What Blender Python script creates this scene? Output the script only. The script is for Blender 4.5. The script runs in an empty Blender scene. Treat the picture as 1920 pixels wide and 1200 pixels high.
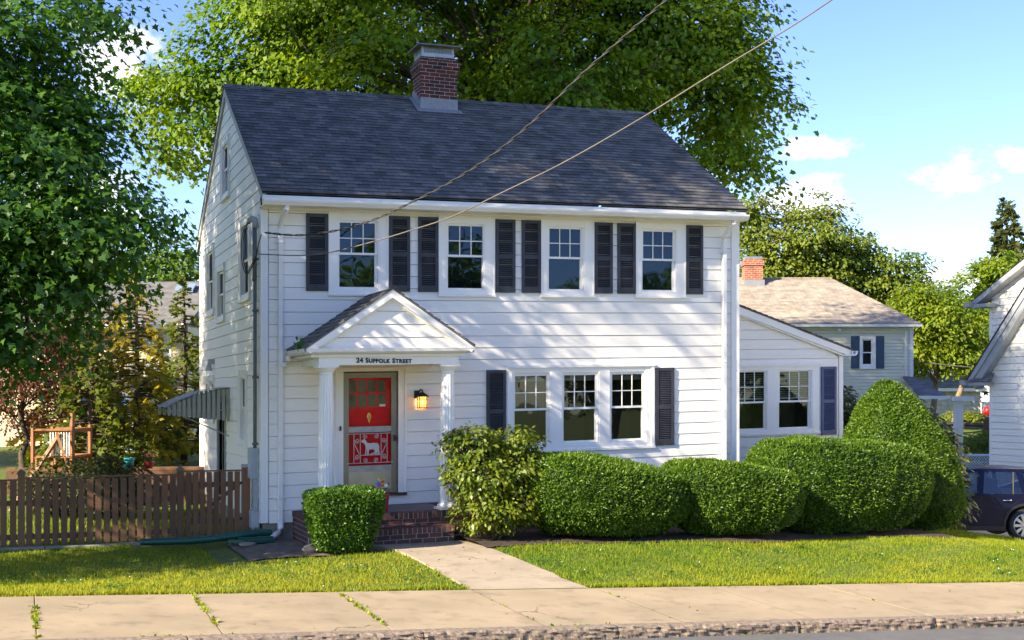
import bpy, math, random
import numpy as np
from mathutils import Vector, Matrix
R = math.radians
sc = bpy.context.scene
col = sc.collection

# ---------------------------------------------------------------- camera
CAM = (-3.66, -20.58, 2.31); YAW = R(21.3); FPX = 2358.0; HY = 742.0
cd = bpy.data.cameras.new('camera'); cam = bpy.data.objects.new('camera', cd); col.objects.link(cam)
cam.location = CAM; cam.rotation_euler = (R(90), 0, -YAW)
cd.sensor_width = 36; cd.sensor_fit = 'HORIZONTAL'; cd.lens = 36*FPX/1920; cd.shift_y = (HY-600)/1920
cd.clip_start = 0.1; cd.clip_end = 3000
sc.camera = cam

# ---------------------------------------------------------------- sky, clouds, sun
SUN = Vector((-1.0, -0.30, 0.62)).normalized()
SUN_EL = math.asin(SUN.z); SUN_AZ = math.atan2(SUN.x, SUN.y)
w = bpy.data.worlds.new("World"); sc.world = w; w.use_nodes = True
nt = w.node_tree; N = nt.nodes; L = nt.links; N.clear()
out = N.new('ShaderNodeOutputWorld'); bg = N.new('ShaderNodeBackground')
sky = N.new('ShaderNodeTexSky'); sky.sky_type = 'NISHITA'; sky.sun_disc = False
sky.sun_elevation = SUN_EL; sky.sun_rotation = SUN_AZ
sky.air_density = 1.0; sky.dust_density = 0.25; sky.ozone_density = 4.0; sky.altitude = 0
bg.inputs['Strength'].default_value = 0.118
L.new(bg.outputs[0], out.inputs[0])
def wm(op, a, b=None, c=None):
    n = N.new('ShaderNodeMath'); n.operation = op
    for i, v in enumerate((a, b, c)):
        if v is None: continue
        if isinstance(v, (int, float)): n.inputs[i].default_value = v
        else: L.new(v, n.inputs[i])
    return n.outputs[0]
tc = N.new('ShaderNodeTexCoord'); sp = N.new('ShaderNodeSeparateXYZ'); L.new(tc.outputs['Generated'], sp.inputs[0])
az = wm('ARCTAN2', sp.outputs[0], sp.outputs[1]); el = wm('ARCSINE', sp.outputs[2])
cn = N.new('ShaderNodeTexNoise'); cn.inputs['Scale'].default_value = 26; cn.inputs['Detail'].default_value = 7; cn.inputs['Roughness'].default_value = .62
mp = N.new('ShaderNodeMapping'); mp.inputs['Scale'].default_value = (1, 1, 1.8); L.new(tc.outputs['Generated'], mp.inputs[0]); L.new(mp.outputs[0], cn.inputs['Vector'])
nz = wm('MULTIPLY', wm('SUBTRACT', cn.outputs['Fac'], .5), 3.4)
def bearing(px, py):                                   # direction of a cloud: azimuth and elevation
    a = (px-960)/FPX; b = (HY-py)/FPX
    return math.atan(a)+YAW, math.atan2(b, math.hypot(1, a))
acc = None
for (px, py, rx, ry) in ((1530, 274, 70, 26), (1790, 322, 82, 40), (1925, 300, 55, 28), (1490, 372, 150, 52), (1800, 520, 120, 34),
                         (230, 120, 120, 80), (420, 250, 90, 60), (150, 380, 160, 60), (900, 420, 300, 60), (1250, 120, 160, 40), (2300, 380, 200, 60), (-300, 200, 240, 90),
                         (3600, 250, 400, 120), (6000, 300, 600, 140), (-2600, 260, 500, 130)):
    a0, e0 = bearing(px, py) if -1500 < px < 3400 else ((px-960)/FPX+YAW, (HY-py)/FPX)
    dx = wm('DIVIDE', wm('SUBTRACT', az, a0), rx*.8/FPX); dy = wm('DIVIDE', wm('SUBTRACT', el, e0), ry*.8/FPX)
    d = wm('SUBTRACT', 1.0, wm('SQRT', wm('ADD', wm('MULTIPLY', dx, dx), wm('MULTIPLY', dy, dy))))
    acc = d if acc is None else wm('MAXIMUM', acc, d)
cm = wm('ADD', acc, nz)
mr = N.new('ShaderNodeMapRange'); mr.interpolation_type = 'SMOOTHSTEP'; mr.inputs['From Min'].default_value = -.15; mr.inputs['From Max'].default_value = .75
mr.inputs['To Max'].default_value = .93; L.new(cm, mr.inputs['Value'])
mix = N.new('ShaderNodeMixRGB'); L.new(mr.outputs[0], mix.inputs['Fac']); hs = N.new('ShaderNodeHueSaturation'); hs.inputs['Hue'].default_value = .520; hs.inputs['Value'].default_value = .94; hs.inputs['Saturation'].default_value = 1.10; L.new(sky.outputs[0], hs.inputs['Color']); L.new(hs.outputs[0], mix.inputs['Color1']); mix.inputs['Color2'].default_value = (5.0, 5.0, 5.05, 1)
L.new(mix.outputs[0], bg.inputs['Color'])

sl = bpy.data.lights.new('sun', 'SUN'); sl.energy = 5.0; sl.angle = R(.5); sl.color = (1.0, .87, .66)
so = bpy.data.objects.new('sun', sl); col.objects.link(so); so.rotation_euler = SUN.to_track_quat('Z', 'Y').to_euler(); so.location = SUN*60

sc.view_settings.view_transform = 'Standard'; sc.view_settings.look = 'None'; sc.view_settings.gamma = 1; sc.view_settings.exposure = 1.50
cy = sc.cycles
cy.max_bounces = 8; cy.diffuse_bounces = 4; cy.glossy_bounces = 3; cy.transmission_bounces = 6; cy.transparent_max_bounces = 12
cy.sample_clamp_indirect = 6; cy.use_denoising = True; cy.caustics_reflective = False; cy.caustics_refractive = False

# ---------------------------------------------------------------- helpers
def at(px, Z, py=HY):                                   # point of the place seen at (px,py) and Z metres out
    a = (px-960)/FPX; b = (HY-py)/FPX; c, s = math.cos(YAW), math.sin(YAW)
    return Vector((CAM[0]+Z*(a*c+s), CAM[1]+Z*(c-a*s), CAM[2]+Z*b))
def sstep(t): t = min(1, max(0, t)); return t*t*(3-2*t)
K = .0216                                              # the old house has settled: its level lines climb to the right
house_zf = lambda x, y: K*x
street_z = lambda x: -.042*x-.07 if x < 40 else -1.75
HX = [-60, -20, -4, -1, 0, 3, 6.5, 9.6, 12, 15, 17.5, 20, 26, 34, 60, 400]
HZ = [.2, -.05, -.13, -.12, -.06, .01, -.05, -.2, -.27, -.62, -.97, -1.2, -1.45, -1.5, -1.0, 0]
def ground_z(x, y):
    zs = street_z(max(-45, x)); zh = float(np.interp(x, HX, HZ))
    if y <= -8.17: return zs-.3
    if y < -5.62: return zs-.13
    t = sstep((y+5.62)/3.0); z = zs*(1-t)+zh*t
    if y > 5:                                           # back yards climb
        if x < 4: z += .72*sstep((y-6.5)/2.5)
        else: z += 2.3*sstep((y-9)/22)*sstep((x-10)/14)
    return z

def tag(o, label=None, cat=None, group=None, kind=None):
    for k, v in (('label', label), ('category', cat), ('group', group), ('kind', kind)):
        if v: o[k] = v
    return o
def thing(name, label, cat, loc=(0, 0, 0), rz=0, group=None):
    o = bpy.data.objects.new(name, None); col.objects.link(o); o.location = loc; o.rotation_euler = (0, 0, rz); o.empty_display_size = .2
    return tag(o, label, cat, group)

class MB:
    def __init__(s): s.v = []; s.f = []; s.t = []; s.uv = None
    def face(s, pts, tint=.5):
        i = len(s.v); s.v += [tuple(p) for p in pts]; s.f.append(tuple(range(i, i+len(pts)))); s.t.append(tint)
    def grid(s, rows, close=False, tint=.5, caps=False):          # rows of equal length point lists
        i = len(s.v); n = len(rows[0])
        for r in rows: s.v += [tuple(p) for p in r]
        for a in range(len(rows)-1):
            for b in range(n if close else n-1):
                c = (b+1) % n
                s.f.append((i+a*n+b, i+a*n+c, i+(a+1)*n+c, i+(a+1)*n+b)); s.t.append(tint)
        if caps:
            s.f.append(tuple(i+b for b in range(n))[::-1]); s.t.append(tint)
            s.f.append(tuple(i+(len(rows)-1)*n+b for b in range(n))); s.t.append(tint)
    def hexa(s, p, tint=.5):                                        # 8 points: bottom 4, top 4
        i = len(s.v); s.v += [tuple(q) for q in p]
        for f in ((3, 2, 1, 0), (4, 5, 6, 7), (0, 1, 5, 4), (1, 2, 6, 5), (2, 3, 7, 6), (3, 0, 4, 7)):
            s.f.append(tuple(i+k for k in f)); s.t.append(tint)
    def box(s, x0, x1, y0, y1, z0, z1, tint=.5):
        s.hexa([(x0, y0, z0), (x1, y0, z0), (x1, y1, z0), (x0, y1, z0), (x0, y0, z1), (x1, y0, z1), (x1, y1, z1), (x0, y1, z1)], tint)
    def pbox(s, P, u0, u1, z0, z1, d0, d1, tint=.5):
        s.hexa([P(u0, z0, d1), P(u1, z0, d1), P(u1, z0, d0), P(u0, z0, d0), P(u0, z1, d1), P(u1, z1, d1), P(u1, z1, d0), P(u0, z1, d0)], tint)
    def ring(s, P, o, i, d0, d1):                                   # rectangular frame between outer and inner (u0,u1,z0,z1)
        s.pbox(P, o[0], i[0], o[2], o[3], d0, d1); s.pbox(P, i[1], o[1], o[2], o[3], d0, d1)
        s.pbox(P, i[0], i[1], o[2], i[2], d0, d1); s.pbox(P, i[0], i[1], i[3], o[3], d0, d1)
    def prism(s, poly, a, b, tint=.5):                              # poly of points, swept from +a to +b (vectors)
        n = len(poly); i = len(s.v)
        A = Vector(a); B = Vector(b)
        s.v += [tuple(Vector(p)+A) for p in poly]+[tuple(Vector(p)+B) for p in poly]
        s.f.append(tuple(i+k for k in range(n))[::-1]); s.t.append(tint)
        s.f.append(tuple(i+n+k for k in range(n))); s.t.append(tint)
        for k in range(n):
            c = (k+1) % n; s.f.append((i+k, i+c, i+n+c, i+n+k)); s.t.append(tint)
    def tube(s, path, rad, seg=6, tint=.5, caps=True):
        path = [Vector(tuple(map(float, p))) for p in path]; rows = []
        for k, p in enumerate(path):
            d = (path[min(k+1, len(path)-1)]-path[max(k-1, 0)])
            d = d.normalized() if d.length > 1e-9 else Vector((0, 0, 1))
            u = d.cross(Vector((0, 0, 1)) if abs(d.z) < .9 else Vector((1, 0, 0))).normalized(); v = d.cross(u)
            r = float(rad[k] if hasattr(rad, '__len__') else rad)
            rows.append([p+r*(math.cos(a)*u+math.sin(a)*v) for a in [2*math.pi*j/seg for j in range(seg)]])
        s.grid(rows, True, tint, caps)
    def lathe(s, prof, c=(0, 0, 0), seg=24, mod=None, tint=.5):     # prof: (r,z)
        rows = []
        for r, z in prof:
            rows.append([(c[0]+r*(mod(j, seg, r, z) if mod else 1)*math.cos(2*math.pi*j/seg), c[1]+r*(mod(j, seg, r, z) if mod else 1)*math.sin(2*math.pi*j/seg), c[2]+z) for j in range(seg)])
        s.grid(rows, True, tint, True)
    def build(s, name, m, parent=None, zf=None, smooth=False, bevel=0, uvf=None):
        me = bpy.data.meshes.new(name)
        o = bpy.data.objects.new(name, me); col.objects.link(o)
        loc = Vector((0, 0, 0))
        if parent is not None:
            o.parent = parent; q = parent
            while q is not None: loc += Vector(q.location); q = q.parent
        s2 = [(x-loc.x, y-loc.y, z-loc.z+(zf(x, y) if zf else 0)) for x, y, z in s.v]
        me.from_pydata(s2, [], s.f)
        at_ = me.attributes.new('tint', 'FLOAT', 'FACE'); at_.data.foreach_set('value', s.t)
        if uvf:
            ul = me.uv_layers.new(name='UVMap'); vi = [0]*len(me.loops); me.loops.foreach_get('vertex_index', vi)
            flat = []
            for k in vi: flat += uvf(*s.v[k])
            ul.data.foreach_set('uv', flat)
        me.materials.append(m)
        if smooth: me.shade_smooth()
        if bevel:
            b = o.modifiers.new('b', 'BEVEL'); b.width = bevel; b.segments = 2; b.limit_method = 'ANGLE'; b.angle_limit = R(40)
        return o
def raw_mesh(name, V, Lc, m, parent=None, tint=None, sub=(0, 0, 0)):        # V (n,3), faces all with Lc corners in order
    V = np.asarray(V, dtype=np.float32)-np.asarray(sub, dtype=np.float32); nf = len(V)//Lc
    me = bpy.data.meshes.new(name); me.vertices.add(len(V)); me.vertices.foreach_set('co', V.ravel())
    me.loops.add(len(V)); me.loops.foreach_set('vertex_index', np.arange(len(V), dtype=np.int32))
    me.polygons.add(nf); me.polygons.foreach_set('loop_start', np.arange(nf, dtype=np.int32)*Lc)
    me.update(calc_edges=True)
    if tint is not None:
        a = me.attributes.new('tint', 'FLOAT', 'FACE'); a.data.foreach_set('value', np.asarray(tint, dtype=np.float32))
    me.materials.append(m); me.validate()
    o = bpy.data.objects.new(name, me); col.objects.link(o)
    if parent is not None: o.parent = parent
    return o

# ---------------------------------------------------------------- materials
def newmat(name):
    m = bpy.data.materials.new(name); m.use_nodes = True; n = m.node_tree.nodes; l = m.node_tree.links
    return m, n, l, n['Principled BSDF']
def M(name, c, rough=.6, c2=None, scale=6, detail=4, bump=0, bscale=60, metal=0, spec=.5, stretch=(1, 1, 1), contrast=1.0, tintc=None, coat=0):
    m, n, l, p = newmat(name)
    p.inputs['Roughness'].default_value = rough; p.inputs['Metallic'].default_value = metal; p.inputs['Specular IOR Level'].default_value = spec
    p.inputs['Coat Weight'].default_value = coat
    c = (*c, 1); cur = None
    t = n.new('ShaderNodeTexCoord'); mpn = n.new('ShaderNodeMapping'); mpn.inputs['Scale'].default_value = stretch; l.new(t.outputs['Object'], mpn.inputs[0])
    if c2:
        nz = n.new('ShaderNodeTexNoise'); nz.inputs['Scale'].default_value = scale; nz.inputs['Detail'].default_value = detail; nz.inputs['Roughness'].default_value = .6; l.new(mpn.outputs[0], nz.inputs['Vector'])
        r = n.new('ShaderNodeMapRange'); r.inputs['From Min'].default_value = .5-.22/contrast; r.inputs['From Max'].default_value = .5+.22/contrast; l.new(nz.outputs['Fac'], r.inputs['Value'])
        mx = n.new('ShaderNodeMixRGB'); mx.inputs['Color1'].default_value = c; mx.inputs['Color2'].default_value = (*c2, 1); l.new(r.outputs[0], mx.inputs['Fac']); cur = mx.outputs[0]
    if tintc:
        a = n.new('ShaderNodeAttribute'); a.attribute_name = 'tint'
        mx = n.new('ShaderNodeMixRGB'); l.new(a.outputs['Fac'], mx.inputs['Fac']); mx.inputs['Color2'].default_value = (*tintc, 1)
        if cur: l.new(cur, mx.inputs['Color1'])
        else: mx.inputs['Color1'].default_value = c
        cur = mx.outputs[0]
    if cur: l.new(cur, p.inputs['Base Color'])
    else: p.inputs['Base Color'].default_value = c
    if bump:
        b = n.new('ShaderNodeBump'); b.inputs['Strength'].default_value = bump; b.inputs['Distance'].default_value = .01
        nb = n.new('ShaderNodeTexNoise'); nb.inputs['Scale'].default_value = bscale; nb.inputs['Detail'].default_value = 5; l.new(mpn.outputs[0], nb.inputs['Vector'])
        l.new(nb.outputs['Fac'], b.inputs['Height']); l.new(b.outputs[0], p.inputs['Normal'])
    return m
def brick_mat(name, c1, c2, mortar, bw=.21, rh=.073, ms=.006, rough=.85, uv=False, mode='wall', dark=None):
    m, n, l, p = newmat(name); p.inputs['Roughness'].default_value = rough
    t = n.new('ShaderNodeTexCoord')
    if uv: vec = t.outputs['UV']
    else:
        s = n.new('ShaderNodeSeparateXYZ'); l.new(t.outputs['Object'], s.inputs[0]); a = n.new('ShaderNodeMath'); a.operation = 'ADD'; l.new(s.outputs[0], a.inputs[0]); l.new(s.outputs[1], a.inputs[1])
        cc = n.new('ShaderNodeCombineXYZ'); l.new(a.outputs[0], cc.inputs[0]); l.new(s.outputs[2], cc.inputs[1]); vec = cc.outputs[0]
    b = n.new('ShaderNodeTexBrick'); b.inputs['Scale'].default_value = 1; b.inputs['Brick Width'].default_value = bw; b.inputs['Row Height'].default_value = rh
    b.inputs['Mortar Size'].default_value = ms; b.inputs['Mortar Smooth'].default_value = .1; b.inputs['Bias'].default_value = 0
    b.inputs['Color1'].default_value = (*c1, 1); b.inputs['Color2'].default_value = (*c2, 1); b.inputs['Mortar'].default_value = (*mortar, 1); l.new(vec, b.inputs['Vector'])
    nz = n.new('ShaderNodeTexNoise'); nz.inputs['Scale'].default_value = 3.5; nz.inputs['Detail'].default_value = 6; l.new(t.outputs['Object'], nz.inputs['Vector'])
    mx = n.new('ShaderNodeMixRGB'); mx.blend_type = 'MULTIPLY'; mx.inputs['Fac'].default_value = .55; l.new(b.outputs['Color'], mx.inputs['Color1'])
    rp = n.new('ShaderNodeMapRange'); rp.inputs['From Min'].default_value = .3; rp.inputs['From Max'].default_value = .7; rp.inputs['To Min'].default_value = .45; rp.inputs['To Max'].default_value = 1.25; l.new(nz.outputs['Fac'], rp.inputs['Value']); l.new(rp.outputs[0], mx.inputs['Color2'])
    l.new(mx.outputs[0], p.inputs['Base Color'])
    bp = n.new('ShaderNodeBump'); bp.invert = True; bp.inputs['Strength'].default_value = .6; bp.inputs['Distance'].default_value = .008; l.new(b.outputs['Fac'], bp.inputs['Height']); l.new(bp.outputs[0], p.inputs['Normal'])
    return m
def leaf_mat(name, c1, c2, trans=.4, rough=.5, tcol=None, gloss=.35):
    m, n, l, p = newmat(name)
    a = n.new('ShaderNodeAttribute'); a.attribute_name = 'tint'
    mx = n.new('ShaderNodeMixRGB'); l.new(a.outputs['Fac'], mx.inputs['Fac']); mx.inputs['Color1'].default_value = (*c1, 1); mx.inputs['Color2'].default_value = (*c2, 1)
    l.new(mx.outputs[0], p.inputs['Base Color']); p.inputs['Roughness'].default_value = rough; p.inputs['Specular IOR Level'].default_value = gloss
    tr = n.new('ShaderNodeBsdfTranslucent')
    hs = n.new('ShaderNodeMixRGB'); hs.blend_type = 'MULTIPLY'; hs.inputs['Fac'].default_value = 1; l.new(mx.outputs[0], hs.inputs['Color1']); hs.inputs['Color2'].default_value = (*(tcol or (1.5, 1.35, .5)), 1); l.new(hs.outputs[0], tr.inputs['Color'])
    ms = n.new('ShaderNodeMixShader'); ms.inputs[0].default_value = trans; l.new(p.outputs[0], ms.inputs[1]); l.new(tr.outputs[0], ms.inputs[2])
    l.new(ms.outputs[0], n['Material Output'].inputs['Surface'])
    return m
def glass_mat(name, tint=(.75, .8, .8), refl=.12, rough=.015, top=.9, gcol=(.95, .97, 1)):
    m, n, l, p = newmat(name); n.remove(p)
    tr = n.new('ShaderNodeBsdfTransparent'); tr.inputs['Color'].default_value = (*tint, 1)
    gl = n.new('ShaderNodeBsdfGlossy'); gl.inputs['Roughness'].default_value = rough; gl.inputs['Color'].default_value = (*gcol, 1)
    lw = n.new('ShaderNodeLayerWeight'); lw.inputs['Blend'].default_value = .25
    mr_ = n.new('ShaderNodeMapRange'); mr_.inputs['To Min'].default_value = refl; mr_.inputs['To Max'].default_value = top; l.new(lw.outputs['Fresnel'], mr_.inputs['Value'])
    t = n.new('ShaderNodeTexCoord'); nz = n.new('ShaderNodeTexNoise'); nz.inputs['Scale'].default_value = 1.3; l.new(t.outputs['Object'], nz.inputs['Vector'])
    b = n.new('ShaderNodeBump'); b.inputs['Strength'].default_value = .12; b.inputs['Distance'].default_value = .03; l.new(nz.outputs['Fac'], b.inputs['Height']); l.new(b.outputs[0], gl.inputs['Normal'])
    ms = n.new('ShaderNodeMixShader'); l.new(mr_.outputs[0], ms.inputs[0]); l.new(tr.outputs[0], ms.inputs[1]); l.new(gl.outputs[0], ms.inputs[2])
    l.new(ms.outputs[0], n['Material Output'].inputs['Surface'])
    return m
def emit_mat(name, c, s):
    m, n, l, p = newmat(name); p.inputs['Emission Color'].default_value = (*c, 1); p.inputs['Emission Strength'].default_value = s; p.inputs['Base Color'].default_value = (*c, 1); return m

siding_m = M('white_siding', (.88, .838, .76), .55, (.83, .79, .715), 1.2, 6, bump=.05, bscale=90, stretch=(.25, .25, 2.5))
trim_m = M('white_trim', (.86, .83, .78), .45, (.81, .785, .73), 3)
gutter_m = M('white_gutter', (.84, .82, .79), .35, (.74, .72, .68), 2, stretch=(.4, 4, 4))
shutter_m = M('navy_shutter', (.019, .020, .026), .5, (.040, .043, .056), 7, bump=.2, bscale=90, stretch=(1, 1, .35))
blue_shutter_m = M('blue_shutter', (.035, .055, .13), .45, (.05, .08, .17), 6)
roof_m = brick_mat('slate_grey_shingles', (.084, .081, .078), (.180, .172, .164), (.029, .028, .028), .21, .1421, .003, .9, uv=True)
glass_m = glass_mat('window_glass', (.80, .82, .80), .06)
glass_up_m = glass_mat('upper_window_glass', (.55, .6, .66), .05, gcol=(.52, .70, 1.0))
glass_side_m = glass_mat('side_window_glass', (.5, .5, .5), .03, top=.10)
dark_m = M('room_dark', (.030, .022, .018), .9, (.055, .04, .03), 2)
roomup_m = M('room_dim', (.016, .018, .024), .9, (.026, .026, .030), 2)
blind_m = M('blind_fabric', (.26, .24, .20), .8)
slat_m = M('blind_slats', (.62, .63, .60), .5)
found_m = M('concrete_foundation', (.30, .27, .23), .9, (.16, .14, .12), 4, bump=.4)
chim_m = brick_mat('dark_red_brick', (.14, .030, .022), (.030, .014, .016), (.42, .36, .31), .21, .0715, .0045)
metal_m = M('galvanised', (.42, .44, .46), .42, (.30, .32, .33), 8, metal=.7)
lead_m = M('lead_flashing', (.30, .31, .33), .6, (.22, .23, .25), 12, metal=.2)
dkmetal_m = M('cap_metal', (.13, .13, .13), .5, (.22, .21, .20), 9, metal=.5)
pipe_m = M('grey_pipe', (.10, .11, .12), .5, (.17, .18, .18), 5)
meter_m = M('meter_grey', (.40, .44, .47), .5, (.33, .36, .38), 5)
bronze_m = M('aged_aluminium', (.33, .30, .24), .38, (.25, .225, .18), 5, metal=.75, stretch=(1, 1, .3))
kick_m = M('brushed_panel', (.50, .48, .43), .34, (.40, .385, .34), 3, metal=.85, bump=.05, bscale=200)
red_m = M('red_door_paint', (.78, .008, .012), .5, (.68, .006, .010), 5, spec=.2)
brass_m = M('brass', (.75, .48, .14), .25, metal=1)
black_m = M('black_iron', (.012, .011, .010), .5)
grille_m = M('pale_grille_metal', (.55, .53, .52), .45, metal=.3)
stepbrick_m = M('step_brick', (.105, .040, .034), .85, (.17, .065, .052), 9, tintc=(.05, .030, .03), bump=.5, bscale=70)
mortar_m = M('mortar', (.46, .43, .38), .9, (.25, .23, .2), 8, bump=.4)
flag_m = M('bluestone_floor', (.17, .17, .17), .8, (.11, .10, .10), 3, bump=.3)
letter_m = M('black_letters', (.015, .014, .013), .5)
def concrete_mat(name, c1, c2, dark):
    m, n, l, p = newmat(name); p.inputs['Roughness'].default_value = .92; t = n.new('ShaderNodeTexCoord')
    def nz(sc_, d=6, lo=.35, hi=.65, r=.6):
        q = n.new('ShaderNodeTexNoise'); q.inputs['Scale'].default_value = sc_; q.inputs['Detail'].default_value = d; q.inputs['Roughness'].default_value = r; l.new(t.outputs['Object'], q.inputs['Vector'])
        k = n.new('ShaderNodeMapRange'); k.inputs['From Min'].default_value = lo; k.inputs['From Max'].default_value = hi; l.new(q.outputs['Fac'], k.inputs['Value']); return k.outputs[0]
    def mx(f, a, b):
        x = n.new('ShaderNodeMixRGB'); l.new(f, x.inputs['Fac'])
        for i, c in ((1, a), (2, b)):
            if isinstance(c, tuple): x.inputs[i].default_value = (*c, 1)
            else: l.new(c, x.inputs[i])
        return x.outputs[0]
    def mul(a, b):
        q = n.new('ShaderNodeMath'); q.operation = 'MULTIPLY'
        for i, c in ((0, a), (1, b)):
            if isinstance(c, float): q.inputs[i].default_value = c
            else: l.new(c, q.inputs[i])
        return q.outputs[0]
    c = mx(nz(.9, 8), c1, c2); c = mx(mul(nz(3.2, 8, .52, .72), .55), c, dark); c = mx(mul(nz(160, 2, .58, .70), .55), c, dark); c = mx(mul(nz(120, 2, .60, .74), .5), c, tuple(min(1, 1.35*q) for q in c1))
    v = n.new('ShaderNodeTexVoronoi'); v.feature = 'DISTANCE_TO_EDGE'; v.inputs['Scale'].default_value = .75; dn = n.new('ShaderNodeTexNoise'); dn.inputs['Scale'].default_value = 3; dn.inputs['Detail'].default_value = 6; l.new(t.outputs['Object'], dn.inputs['Vector'])
    am = n.new('ShaderNodeVectorMath'); am.operation = 'SCALE'; am.inputs['Scale'].default_value = .5; l.new(dn.outputs['Color'], am.inputs[0]); ad = n.new('ShaderNodeVectorMath'); l.new(t.outputs['Object'], ad.inputs[0]); l.new(am.outputs[0], ad.inputs[1]); l.new(ad.outputs[0], v.inputs['Vector'])
    cr = n.new('ShaderNodeMapRange'); cr.inputs['From Min'].default_value = .010; cr.inputs['From Max'].default_value = .002; l.new(v.outputs['Distance'], cr.inputs['Value'])
    c = mx(mul(mul(cr.outputs[0], nz(.7, 2, .55, .62)), .8), c, tuple(.35*q for q in dark))
    l.new(c, p.inputs['Base Color']); b = n.new('ShaderNodeBump'); b.inputs['Strength'].default_value = .45; b.inputs['Distance'].default_value = .006; l.new(nz(140, 4, 0, 1), b.inputs['Height']); l.new(b.outputs[0], p.inputs['Normal'])
    return m
concrete_m = concrete_mat('pavement_concrete', (.39, .30, .19), (.30, .235, .145), (.16, .12, .075))
granite_m = M('granite_kerb', (.32, .25, .185), .85, (.12, .088, .062), 22, 6, bump=1.0, bscale=18)
asphalt_m = M('asphalt', (.14, .135, .13), .92, (.10, .098, .095), 3, 8, bump=.5, bscale=220)
soil_m = M('mulch_soil', (.028, .017, .011), .95, (.060, .036, .022), 12, 6, bump=1.0, bscale=50)
# ================================================================ MAIN HOUSE
house = thing('clapboard_house', 'white clapboard two storey house with dark grey roof, red front door and navy shutters', 'house', (0, 0, 0))
PF = lambda u, z, d: (u, -d, z)                         # front wall (faces the street)
PL = lambda u, z, d: (-d, u, z)                         # side wall with the awning
WY = 2.0
PW = lambda u, z, d: (u, WY-d, z)                       # side wing
def hb(mb, name, m, parent=house, **k): return mb.build(name, m, parent, zf=house_zf, **k)

def siding(mb, P, u0, u1, z0, z1, openings, expo=.2032, zref=.223, lim=None, thick=.022, joint=.0075):
    k0 = math.floor((z0-zref)/expo); k = k0
    jit = lambda q: .0010*math.sin(q*12.9898+u0*3.1)
    while zref+k*expo < z1-1e-6:
        zb = zref+k*expo+jit(k); zt = zref+(k+1)*expo+jit(k+1); k += 1
        a = max(zb, z0); b = min(zt, z1)
        if b-a < 1e-4: continue
        cuts = sorted({a, b, *[z for o in openings for z in (o[2], o[3]) if a < z < b]})
        for q in range(len(cuts)-1):
            c0, c1 = cuts[q], cuts[q+1]
            iv = [(u0, u1)]
            for o in openings:
                if o[2] < c1-1e-6 and o[3] > c0+1e-6:
                    nv = []
                    for s_, e_ in iv:
                        if o[1] <= s_ or o[0] >= e_: nv.append((s_, e_)); continue
                        if o[0] > s_: nv.append((s_, o[0]))
                        if o[1] < e_: nv.append((o[1], e_))
                    iv = nv
            D = lambda z: thick*(1-(z-zb)/expo*.45)
            gap = joint if abs(c1-zt) < 1e-6 and c1-c0 > .02 else 0           # open shadow joint under the board above
            for s_, e_ in iv:
                sb, eb, st, et = s_, e_, s_, e_; ct = c1-gap
                if lim:
                    l0, r0 = lim(c0); l1, r1 = lim(c1)
                    sb, eb, st, et = max(s_, l0), min(e_, r0), max(s_, l1), min(e_, r1)
                    if sb >= eb: continue
                    if st > et: st = et = (st+et)/2
                t = random.uniform(.35, .65)
                mb.face([P(sb, c0, D(c0)), P(eb, c0, D(c0)), P(et, ct, D(ct)), P(st, ct, D(ct))], t)
                if abs(c0-zb) < 1e-6: mb.face([P(sb, c0, -.03), P(eb, c0, -.03), P(eb, c0, D(c0)), P(sb, c0, D(c0))], t)
                if gap: mb.face([P(st, ct, D(ct)), P(et, ct, D(ct)), P(et, ct, -.03), P(st, ct, -.03)], t)
random.seed(4)
HW = 8.92; HD = 7.55; EZ = 5.36
OPF = [(1.082, 2.108, 3.96, 5.40), (2.998, 4.030, 3.96, 5.40), (4.901, 5.937, 3.96, 5.40), (6.773, 7.806, 3.96, 5.40), (4.263, 7.15, 1.215, 2.735), (1.195, 2.427, .60, 2.74)]
mb = MB(); siding(mb, PF, .10, HW-.14, .223, EZ, OPF)
# light-tight inner skin behind the boards, with the same openings
for a, b, c, d in ((0, 1.082, .25, 5.5), (2.108, 2.998, 2.74, 5.5), (4.03, 4.901, 2.735, 5.5), (5.937, 6.773, 2.735, 5.5), (7.806, HW, .25, 5.5), (1.082, 7.806, 2.74, 3.96), (2.427, 4.263, .25, 2.735), (7.15, 7.806, .25, 2.735), (4.263, 7.15, .25, 1.215), (1.082, 1.195, .25, 2.74), (1.195, 2.427, .25, .60)):
    mb.face([(a, .03, c), (b, .03, c), (b, .03, d), (a, .03, d)])
hb(mb, 'front_wall', siding_m)
mb = MB()
for q in ((-.034, .085, -.036, .0), (HW-.135, HW+.034, -.036, .0), (-.0335, 0, .0, .10), (-.0335, 0, HD-.10, HD)):
    mb = MB(); mb.box(*q, .235, EZ); hb(mb, 'corner_board', trim_m)
RS = .639; RY = 3.80; RZ = 8.20
roofz = lambda y: RZ-RS*abs(y-RY)
def glim(z):
    if z < EZ: return (0.02, HD)
    dy = (RZ-.06-z)/RS; return (max(0, RY-dy), min(HD, RY+dy))
OPL = [(1.045, 2.12, 3.97, 5.42), (5.38, 6.48, 3.97, 5.42), (3.95, 4.95, 3.76, 4.88), (1.40, 2.2, 1.43, 2.77), (5.3, 7.05, 1.77, 2.73), (3.80, 4.95, .35, 2.30), (3.36, 4.33, 6.08, 7.25)]
mb = MB(); siding(mb, PL, .10, HD-.10, .223, 8.15, OPL, lim=glim)
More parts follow.
